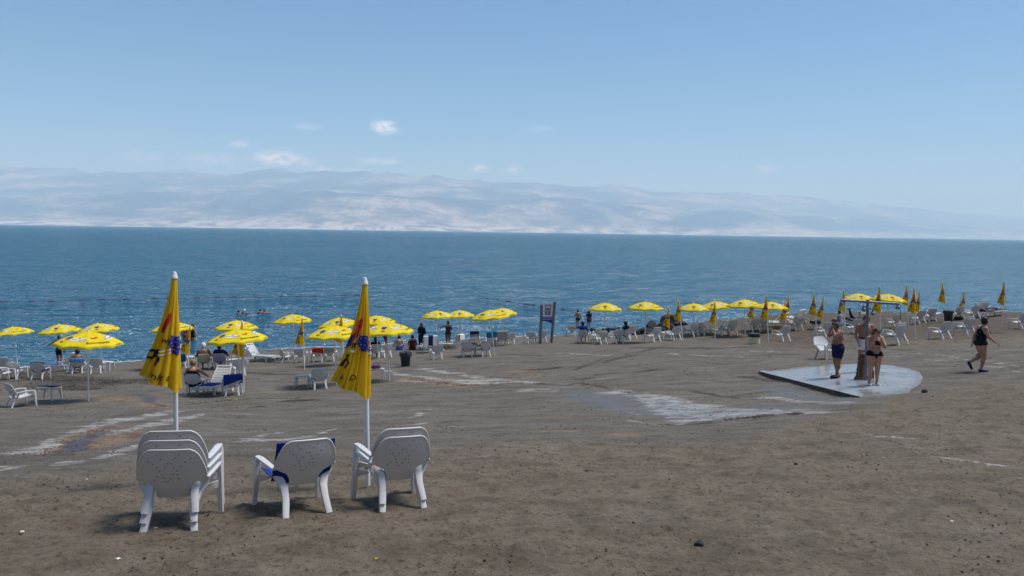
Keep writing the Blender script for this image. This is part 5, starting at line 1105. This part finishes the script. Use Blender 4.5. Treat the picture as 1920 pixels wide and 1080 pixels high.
def person(label, M4, Hh, base, over, skin_mat, clothes, hair, fat=1.0, female=False, voxel=.016, hands=False, headdir=(0, 1, -.1), foot=None, belly=0.0, extra=None):
    J = {k: Vector(v) * Hh for k, v in {**base, **over}.items()}; s = Hh; bm = Solids(); bones = []
    def cap(n, a, b, ra, rb):
        _capsule_into(bm, J[a] if isinstance(a, str) else a, J[b] if isinstance(b, str) else b, ra * s, rb * s); bones.append((n, J[a] if isinstance(a, str) else Vector(a), J[b] if isinstance(b, str) else Vector(b), ra * s, rb * s))
    up = (J['nec'] - J['pel']).normalized(); side = (J['shR'] - J['shL']).normalized(); fwd = up.cross(side).normalized() * 1.0
    fwd = side.cross(up).normalized() * -1 if side.cross(up).dot(up.cross(side)) > 0 else up.cross(side).normalized()
    def torso(c, w, d, h, n):
        rot = Matrix((side, fwd, up)).transposed().to_quaternion(); _sphere_into(bm, c, 1, (w * s, d * s, h * s), rot, 16, 10)
    torso(J['che'] + up * .01 * s, .098 * (.5 + .5 * fat) * (.93 if female else 1.06), .063 * fat, .115, 'che'); torso(J['wai'], .080 * fat * (.92 if female else 1), .058 * fat, .10, 'wai'); torso(J['pel'] + up * .0, .096 * (.4 + .6 * fat) * (1.08 if female else .95), .068 * fat, .082, 'pel')
    bones += [('che', J['che'], J['nec'], .085 * s, .05 * s), ('wai', J['wai'], J['che'], .08 * s, .085 * s), ('pel', J['pel'], J['wai'], .088 * s, .08 * s)]
    if belly: _sphere_into(bm, J['wai'] + fwd * .045 * s - up * .01 * s, .068 * s * belly, (1.05, .9, 1.1))
    if female:
        for k in (-1, 1): _sphere_into(bm, J['che'] + fwd * .055 * s + side * .045 * k * s + up * .0, .038 * s * fat)
    for k in (-1, 1): _sphere_into(bm, J['pel'] - fwd * .034 * s + side * .040 * k * s - up * .02 * s, .052 * s * (1.08 if female else .9))
    cap('nec', 'nec', J['nec'].lerp(J['hea'], .6), .036, .032)
    hd = Vector(headdir).normalized(); hup = (Vector((0, 0, 1)) if abs(hd.z) < .85 else Vector((0, 1, 0))); hup = (hup - hd * hup.dot(hd)).normalized(); hs = hd.cross(hup); hrot = Matrix((hs, hd, hup)).transposed().to_quaternion()
    hc = J['hea']; _sphere_into(bm, hc + hup * .012 * s, 1, (.047 * s, .056 * s, .056 * s), hrot, 16, 12); _sphere_into(bm, hc - hup * .022 * s + hd * .014 * s, 1, (.037 * s, .040 * s, .046 * s), hrot)
    _sphere_into(bm, hc + hd * .058 * s - hup * .008 * s, .010 * s, (1, 1, 1.6), hrot); _sphere_into(bm, hc + hd * .050 * s - hup * .034 * s, .010 * s, (1.6, .8, .7), hrot)
    for k in (-1, 1): _sphere_into(bm, hc + hs * .047 * k * s - hup * .004 * s, .013 * s, (.5, 1, 1.4), hrot)
    bones.append(('hea', hc - hup * .02 * s, hc + hup * .02 * s, .05 * s, .052 * s))
    fa = .5 + .5 * fat
    for k, sd in (('L', -1), ('R', 1)):
        cap('clav' + k, J['nec'] - up * .03 * s, 'sh' + k, .034, .036); cap('ua' + k, 'sh' + k, 'el' + k, .034 * fa, .025 * fa); cap('fa' + k, 'el' + k, 'wr' + k, .026 * fa, .016)
        cap('th' + k, 'hi' + k, 'kn' + k, .060 * fat * (1.05 if female else .95), .036 * fa); cap('ca' + k, 'kn' + k, 'an' + k, .037 * fa, .021)
        mid = J['kn' + k].lerp(J['an' + k], .3); back = -fwd * .012 * s; _sphere_into(bm, mid + back, .036 * s * fa, (.9, .9, 1.6))
        w = J['wr' + k]; dirh = (w - J['el' + k]).normalized()
        if over.get('hand' + k): dirh = Vector(over['hand' + k]).normalized()
        pn = dirh.cross(side if abs(dirh.dot(side)) < .8 else fwd).normalized(); ps = dirh.cross(pn).normalized()
        if ps.dot(side) * sd < 0: ps = -ps
        pc = w + dirh * .030 * s; rot = Matrix((ps, dirh, pn)).transposed().to_quaternion() if Matrix((ps, dirh, pn)).determinant() > 0 else Matrix((ps, dirh, -pn)).transposed().to_quaternion()
        _sphere_into(bm, pc, 1, (.024 * s, .034 * s, .012 * s), rot); bones.append(('hand' + k, w, pc + dirh * .04 * s, .02 * s, .015 * s))
        if hands:
            for f, (o, ln) in enumerate(((-.018, .036), (-.006, .044), (.006, .041), (.017, .032))):
                b0 = pc + dirh * .028 * s + ps * o * s; b1 = b0 + dirh * ln * .55 * s + pn * .004 * s; b2 = b1 + dirh * ln * .4 * s + pn * .012 * s
                _capsule_into(bm, b0, b1, .0056 * s, .0052 * s); _capsule_into(bm, b1, b2, .0052 * s, .0046 * s)
            t0 = pc - dirh * .012 * s - ps * .018 * s; t1 = t0 - ps * .018 * s + dirh * .020 * s; _capsule_into(bm, t0, t1, .0068 * s, .006 * s); _capsule_into(bm, t1, t1 + dirh * .016 * s, .006 * s, .0052 * s)
        else: _capsule_into(bm, pc, pc + dirh * .05 * s, .016 * s, .009 * s)
        fd = Vector((foot or {}).get(k, (.12 * sd, 1, -.12))).normalized(); an = J['an' + k]; heel = an - fd * .022 * s + Vector((0, 0, -.018 * s)); toe = heel + fd * .125 * s
        _capsule_into(bm, heel, toe, .021 * s, .016 * s); _capsule_into(bm, an, heel + fd * .05 * s, .022 * s, .022 * s); bones.append(('ft' + k, heel, toe, .022 * s, .018 * s))
    if extra: extra(bm, J, s)
    me = bm.mesh('person'); tmp = bpy.data.objects.new('tmp', me)
    md = tmp.modifiers.new('r', 'REMESH'); md.mode = 'VOXEL'; md.voxel_size = voxel; md.use_smooth_shade = True; sm = tmp.modifiers.new('s', 'SMOOTH'); sm.factor = .5; sm.iterations = 4 if voxel < .013 else 2
    body = evaluated_mesh(tmp); bpy.data.meshes.remove(me)
    body.materials.clear(); body.materials.append(skin_mat); body.name = 'person'
    root = link(bpy.data.objects.new('person', body)); root.matrix_world = M4; tag(root, label, 'person')
    nV = len(body.vertices); co = np.empty(nV * 3, np.float32); body.vertices.foreach_get('co', co); co = co.reshape(-1, 3); nr = np.empty(nV * 3, np.float32); body.vertices.foreach_get('normal', nr); nr = nr.reshape(-1, 3)
    li = np.empty(len(body.loops), np.int32); body.loops.foreach_get('vertex_index', li); F = li.reshape(-1, 4); fc = co[F].mean(1)
    D = []; T = []
    for n, a, b, ra, rb in bones:
        a = np.array(a); d = np.array(b) - a; t = np.clip(((fc - a) @ d) / (d @ d + 1e-9), 0, 1); D.append(np.linalg.norm(fc - a - t[:, None] * d, axis=1) - (ra + (rb - ra) * t)); T.append(t)
    D = np.array(D); bi = D.argmin(0); tt = np.array(T)[bi, np.arange(len(fc))]; names = np.array([b[0] for b in bones])[bi]
    def piece(nm, mask, mat, off):
        idx = np.where(mask)[0]
        if len(idx) == 0: return
        vs, inv = np.unique(F[idx], return_inverse=True); V = co[vs] + nr[vs] * off
        m2 = mesh_np(nm, V, inv.reshape(-1, 4), mat); return link(bpy.data.objects.new(nm, m2), root)
    for nm, mat, spec, off in clothes:
        mask = np.zeros(len(fc), bool)
        for sp_ in spec:
            if callable(sp_): mask &= sp_(fc, J, s); continue
            b, t0, t1 = sp_; 
            for bn in ([b] if b in names or not b.endswith('*') else [b[:-1] + 'L', b[:-1] + 'R']): mask |= (names == bn) & (tt >= t0) & (tt <= t1)
        piece(nm, mask, mat, off * s)
    if hair:
        hm, length, hat = hair; rel = fc - np.array(hc); zu = rel @ np.array(hup); yf = rel @ np.array(hd)
        isH = (names == 'hea') | ((names == 'nec') & (length > .3))
        mask = isH & ((zu > .030 * s + .35 * np.maximum(0, yf)) | ((yf < .012 * s) & (zu > -(.030 + .05 * length) * s)))
        piece('hair', mask, hm, .009 * s if length < .5 else .016 * s)
        if hat:
            o = MB().lathe([(.001 * s, .085 * s), (.03 * s, .082 * s), (.052 * s, .062 * s), (.062 * s, .022 * s)] + ([(.115 * s, .008 * s), (.118 * s, .004 * s), (.06 * s, .012 * s)] if hat[1] == 'brim' else [(.064 * s, .012 * s), (.05 * s, .01 * s)]), 20).build('hat', hat[0], root); o.matrix_parent_inverse = Matrix(); o.location = hc + hup * .008 * s; o.rotation_mode = 'QUATERNION'; o.rotation_quaternion = hrot
            if hat[1] == 'band': MB().tube([(.056 * s * math.cos(a), .066 * s * math.sin(a), .03 * s) for a in np.linspace(0, 6.283, 16)], .012 * s, 6).build('band', hat[2], o)
    return root
def pm(px, py, yaw, dz=0.0, z=None):
    p = at(px, py) if z is None else on_level(px, py, 0); return ground_matrix(p[0], p[1], R(yaw), z=(p[2] if z is None else z), align=0, dz=dz)
def pm_slab(px, py, yaw):
    d = ray(px, py); # meet the slab plane
    t = (SLAB_PL[2] + .012 - CAM_Z) / (d[2] - SLAB_PL[0] * d[0] - SLAB_PL[1] * d[1]); q = d * t; return ground_matrix(q[0], q[1], R(yaw), z=CAM_Z + q[2], align=0)
TAN, PALE, BROWN, DEEP = skin('tan', (.34, .165, .095)), skin('pale', (.47, .27, .18)), skin('brown', (.26, .12, .07)), skin('deep', (.16, .075, .048))
HB, HG = simple('hair_black', (.012, .009, .008), .6, .3, 30), simple('hair_fair', (.22, .15, .085), .7, .3, 30)
TRUNKS = lambda m, k=.62: ('swim_trunks', m, [('pel', 0, .62), ('th*', 0, k)], .009)
SUIT = lambda m: ('swimsuit', m, [('pel', 0, 1), ('wai', 0, 1), ('che', 0, .55), ('th*', 0, .10)], .006)
SHIRT = lambda m: ('shirt', m, [('wai', 0, 1), ('che', 0, 1), ('clav*', 0, 1), ('ua*', 0, .7), ('pel', .5, 1)], .008)
FLIP = lambda m: ('sandals', m, [('ft*', 0, 1), lambda fc, J, s: fc[:, 2] < .012 * s + min(J['anL'].z, J['anR'].z) - .03 * s], .006)
BLK, NVY, WHT, BLU, RED = C('black_cloth', (.01, .01, .015)), C('navy', (.012, .014, .06)), C('white', (.70, .70, .70)), C('royal_blue', (.012, .035, .26)), C('scarlet', (.60, .035, .02))
# --- at the shower
person('heavyset man in navy trunks with both hands at his face', pm_slab(1569, 708, 92), 1.74, STAND, dict(hea=(0, .055, .90), nec=(0, .02, .825), elL=(-.11, .115, .745), elR=(.11, .12, .725), wrL=(-.035, .125, .865), wrR=(.035, .13, .86), handL=(.25, -.35, 1), handR=(-.25, -.35, 1), anL=(-.05, .03, .045), anR=(.05, -.04, .045)), TAN, [TRUNKS(NVY, .72), FLIP(BLK)], (HB, .2, None), 1.42, False, .0105, True, (0, .9, -.45), belly=1.15)
person('tall man in white shorts standing behind the shower post looking down', pm_slab(1618, 697, 176), 1.82, STAND, dict(hea=(0, .04, .915), elL=(-.15, -.02, .64), elR=(.155, -.02, .64), wrL=(-.135, .09, .54), wrR=(.13, .07, .53), anL=(-.05, .02, .045), anR=(.075, -.03, .045)), TAN, [('shorts', WHT, [('pel', 0, .45), ('th*', 0, .55)], .010), ('waistband', C('maroon', (.16, .015, .015)), [('pel', .45, .9)], .010), ('sandals', C('sandal_red', (.42, .05, .02)), [('ft*', 0, 1)], .005)], (HB, .25, None), 1.25, False, .0105, True, (0, .85, -.5))
person('woman in a black bikini covering her face with both hands', pm_slab(1637, 722, 178), 1.64, STAND, dict(hea=(0, .045, .90), nec=(0, .015, .825), elL=(-.135, .075, .665), elR=(.135, .08, .655), wrL=(-.03, .125, .825), wrR=(.035, .125, .82), handL=(.12, -.35, 1), handR=(-.12, -.35, 1), anL=(-.06, .0, .045), anR=(.065, -.01, .045)), PALE, [('bikini_bottom', BLK, [('pel', .0, .20), ('th*', 0, .05)], .005), ('bikini_top', BLK, [('che', 0, .30), ('wai', .75, 1)], .006), ('sandals', WHT, [('ft*', 0, 1), lambda fc, J, s: fc[:, 2] < .03 * s], .006)], (HB, .7, None), 1.36, True, .0105, True, (0, .8, -.5))
person('walking woman in a black one-piece swimsuit with navy water shoes', pm(1836, 697, -96), 1.64, STAND, dict(hea=(0, .05, .925), nec=(0, .025, .83), che=(0, .02, .72), elR=(.15, .06, .655), wrR=(.16, .185, .56), elL=(-.15, -.05, .64), wrL=(-.13, -.085, .51), hiR=(.052, .0, .515), knR=(.05, .045, .285), anR=(.04, .01, .045), knL=(-.05, .045, .30), anL=(-.055, -.155, .155), shR=(.108, .02, .80), shL=(-.108, .01, .80)), PALE, [('swimsuit', BLK, [('pel', 0, 1), ('wai', 0, 1), ('che', 0, .35), ('th*', 0, .05)], .006), ('straps', BLK, [('che', .35, .9), lambda fc, J, s: (np.abs(np.abs(fc[:, 0]) - .045 * s) < .016 * s)], .007), ('water_shoes', C('shoe_navy', (.02, .02, .10)), [('ft*', 0, 1)], .007)], (HB, .75, None), 1.4, True, .0105, True, (0, 1, -.05), foot={'L': (0, .5, -.95)})
# --- standing near the water
person('person in black clothes with a red headscarf under an open umbrella', pm(790, 656, 150), 1.66, STAND, dict(wrR=(.06, .10, .66), wrL=(-.06, .10, .62), elL=(-.15, -.02, .64), elR=(.15, -.02, .64)), BROWN, [('robe', BLK, [('pel', 0, 1), ('wai', 0, 1), ('che', 0, 1), ('clav*', 0, 1), ('ua*', 0, 1), ('fa*', 0, .85), ('th*', 0, 1), ('ca*', 0, .8)], .016), ('belt', BLU, [('pel', .2, .5)], .020)], (C('headscarf', (.35, .02, .03)), .6, None), 1.15)
person('woman in a dark swimsuit pointing left with her arm', pm(840, 649, 20), 1.64, STAND, dict(elL=(-.22, .05, .77), wrL=(-.36, .08, .73), elR=(.16, 0, .66), wrR=(.10, .10, .62)), TAN, [SUIT(C('slate_suit', (.03, .04, .09)))], (C('cap_dark', (.05, .03, .09)), .3, None), 1.2, True)
person('man in blue shorts standing in the shallows with arms out', pm(112, 687, 12), 1.70, STAND, dict(elL=(-.22, .0, .74), wrL=(-.33, .0, .66), elR=(.16, -.04, .66)), TAN, [TRUNKS(NVY)], (HB, .2, None))
person('boy in dark trunks standing in the shallows right of the sign', pm(1083, 613, 5, z=-.12), 1.52, STAND, dict(elL=(-.17, -.03, .66), wrL=(-.10, .08, .62), elR=(.16, -.02, .64)), TAN, [TRUNKS(BLK, .35)], (HB, .15, None))
person('child in a maroon skirted swimsuit in the shallows under the umbrella rim', pm(1104, 614, 10, z=-.12), 1.48, STAND, dict(anL=(-.08, 0, .045), anR=(.08, 0, .045), wrL=(-.09, .12, .66), elL=(-.16, .0, .66)), TAN, [('shirt', BLK, [('wai', .2, 1), ('che', 0, 1), ('clav*', 0, 1), ('ua*', 0, .6)], .01), ('skirt', C('maroon_suit', (.12, .012, .03)), [('pel', 0, 1), ('wai', 0, .2), ('th*', 0, .5)], .018)], (HB, .5, None), 1.0, True)
person('bather in dark trunks at the water edge under an open umbrella', pm(722, 657, -60), 1.7, STAND, dict(knL=(-.05, .08, .30), anL=(-.05, .10, .07)), TAN, [TRUNKS(C('plum', (.05, .02, .09)))], (HB, .2, None))
person('bare-backed man in bright blue shorts sitting at the waterline', pm(748, 657, 0), 1.76, GROUND_SIT, dict(elL=(-.17, -.01, .2), wrL=(-.24, .03, .12), elR=(.16, .0, .2)), PALE, [('swim_trunks', C('bright_blue', (.01, .10, .52)), [('pel', 0, .7), ('th*', 0, .5)], .012)], (HB, .2, None))
person('woman in a dark red swimsuit sitting at the waterline', pm(773, 656, 4), 1.74, GROUND_SIT, {}, BROWN, [SUIT(C('wine', (.12, .008, .012)))], (HB, .4, None), 1.12, True)
# --- in the chairs
def sitter(key, label, skin_mat, clothes, hair, Hh=1.68, over={}, fat=1.0, female=False, headdir=(0, 1, 0)):
    return person(label, CHAIR_M[key] @ Matrix.Scale(1 / .9, 4) @ Matrix.Translation((0, .02, -.015)), Hh, CHAIR_SIT, over, skin_mat, clothes, hair, fat, female, .018, headdir=headdir)
sitter('a5', 'dark-haired person seated behind the light blue towel', TAN, [TRUNKS(NVY)], (HB, .5, None), 1.66, dict(knR=(.15, .15, .36)))
sitter('b1', 'short-haired person seated beside the blue lounger', PALE, [('top', NVY, [('wai', 0, 1), ('che', 0, .6), ('pel', 0, 1)], .008)], (HG, .3, None), 1.78, dict(elR=(.20, .02, .38), wrR=(.20, .14, .34)), 1.15, True)
sitter('b4', 'bare-backed man with a white cap seated on the cream towel', BROWN, [TRUNKS(BLK)], (WHT, .1, (WHT, 'cap')), 1.80, dict(nec=(0, -.09, .53), hea=(0, -.06, .62), che=(0, -.09, .42), shL=(-.12, -.09, .50), shR=(.12, -.09, .50), elL=(-.19, -.02, .36)), 1.3)
sitter('b5', 'sitter with a striped sun hat and dark top', TAN, [SHIRT(NVY)], (HB, .6, (WHT, 'brim')), 1.74, dict(elR=(.22, 0, .36)), 1.1, True)
sitter('b12', 'dark-haired person seated right of the foreground umbrella', TAN, [SHIRT(BLK)], (HB, .7, None), 1.62)
sitter('c8', 'curly-haired person in blue seated with an arm stretched left', TAN, [SHIRT(BLU)], (HB, .9, None), 1.80, dict(elL=(-.24, .02, .47), wrL=(-.38, .05, .49)), headdir=(-.6, .8, 0))
_q = at(1170, 641); CHAIR_M['px1'] = ground_matrix(_q[0], _q[1], R(40)) @ Matrix.Scale(.9, 4); o_ = chair_proto(); o_.matrix_world = CHAIR_M['px1']; tag(o_, 'white armchair under the dark-haired sitter right of the red bag', 'chair', CH)
sitter('px1', 'dark-haired sitter in black right of the red bag', TAN, [SHIRT(BLK), ('trousers', BLK, [('pel', 0, 1), ('th*', 0, 1)], .01)], (HB, .9, None), 1.72)
person('reclining person in a red striped top with one leg raised', LOUN_M['l13'] @ Matrix.Translation((0, -.1, .33)), 1.68, LIE, dict(che=(0, -.16, .14), nec=(0, -.23, .22), hea=(0, -.26, .31), wai=(0, -.08, .08), shL=(-.105, -.21, .19), shR=(.105, -.21, .19), knR=(.05, .17, .20), anR=(.02, .22, .43), elL=(-.15, -.1, .12), elR=(.15, -.1, .12)), TAN, [('shirt', C('red_stripe', (.22, .02, .03), (.55, .5, .5), 'X', 8), [('wai', 0, 1), ('che', 0, 1), ('clav*', 0, 1), ('ua*', 0, .8)], .012), ('trousers', BLK, [('pel', 0, 1), ('th*', 0, 1), ('ca*', 0, 1)], .010)], (HB, .5, None), 1.1, False, .018, headdir=(0, .9, .3))
person('sitter in a pale flowered dress behind the falling shower water', pm(1574, 618, 60, dz=.28), 1.6, GROUND_SIT, {}, TAN, [('dress', C('flowered', (.45, .42, .46), (.08, .09, .20), 'X', 9), [('pel', 0, 1), ('wai', 0, 1), ('che', 0, 1), ('clav*', 0, 1), ('ua*', 0, .5), ('th*', 0, 1)], .014)], (HB, .5, None), 1.2, True, .018)
person('person in dark clothes lying on a lounger at the far crest', LOUN_M['l14'] @ Matrix.Translation((0, .12, .33)), 1.66, LIE, {}, BROWN, [SHIRT(BLK), TRUNKS(NVY, .8)], (HB, .5, None), 1.0, False, .018, headdir=(0, .2, 1))
# --- bathers in the water
def bather(px, py, depth, label, hair, clothes=(), over={}, yaw=0, fat=1.0, female=False):
    p = on_level(px, py, 0); person(label, ground_matrix(p[0], p[1], R(yaw), z=-depth, align=0), 1.7, STAND, over, TAN, list(clothes), hair, fat, female, .018)
bather(447, 589, 1.34, 'leftmost of the four swimmers far out in the water', (HB, .3, None))
bather(458, 588, 1.30, 'swimmer with a white cap far out in the water', (WHT, .1, (WHT, 'cap')), over=dict(elR=(.2, .05, .78), wrR=(.34, .06, .80)))
bather(488, 588, 1.28, 'third swimmer from the left far out in the water', (HB, .3, None), over=dict(elL=(-.2, .05, .78), wrL=(-.30, .06, .79)))
bather(495, 588.5, 1.30, 'rightmost of the four swimmers far out in the water', (HB, .3, None), over=dict(elR=(.22, .05, .79), wrR=(.36, .06, .80)))
bather(347, 637, .55, 'bather in pink behind the left foreground umbrella', (HB, .5, None), [SUIT(C('pink_suit', (.35, .07, .09)))], fat=1.1, female=True)
bather(361, 638, .62, 'bather in a black swimsuit wading behind the left foreground umbrella', (HB, .5, None), [SUIT(BLK)], dict(elR=(.19, .0, .68), wrR=(.27, .03, .56), elL=(-.17, .03, .68)), -30, 1.25, True)
bpy.data.scenes.remove(SCRATCH)
bpy.context.view_layer.update()
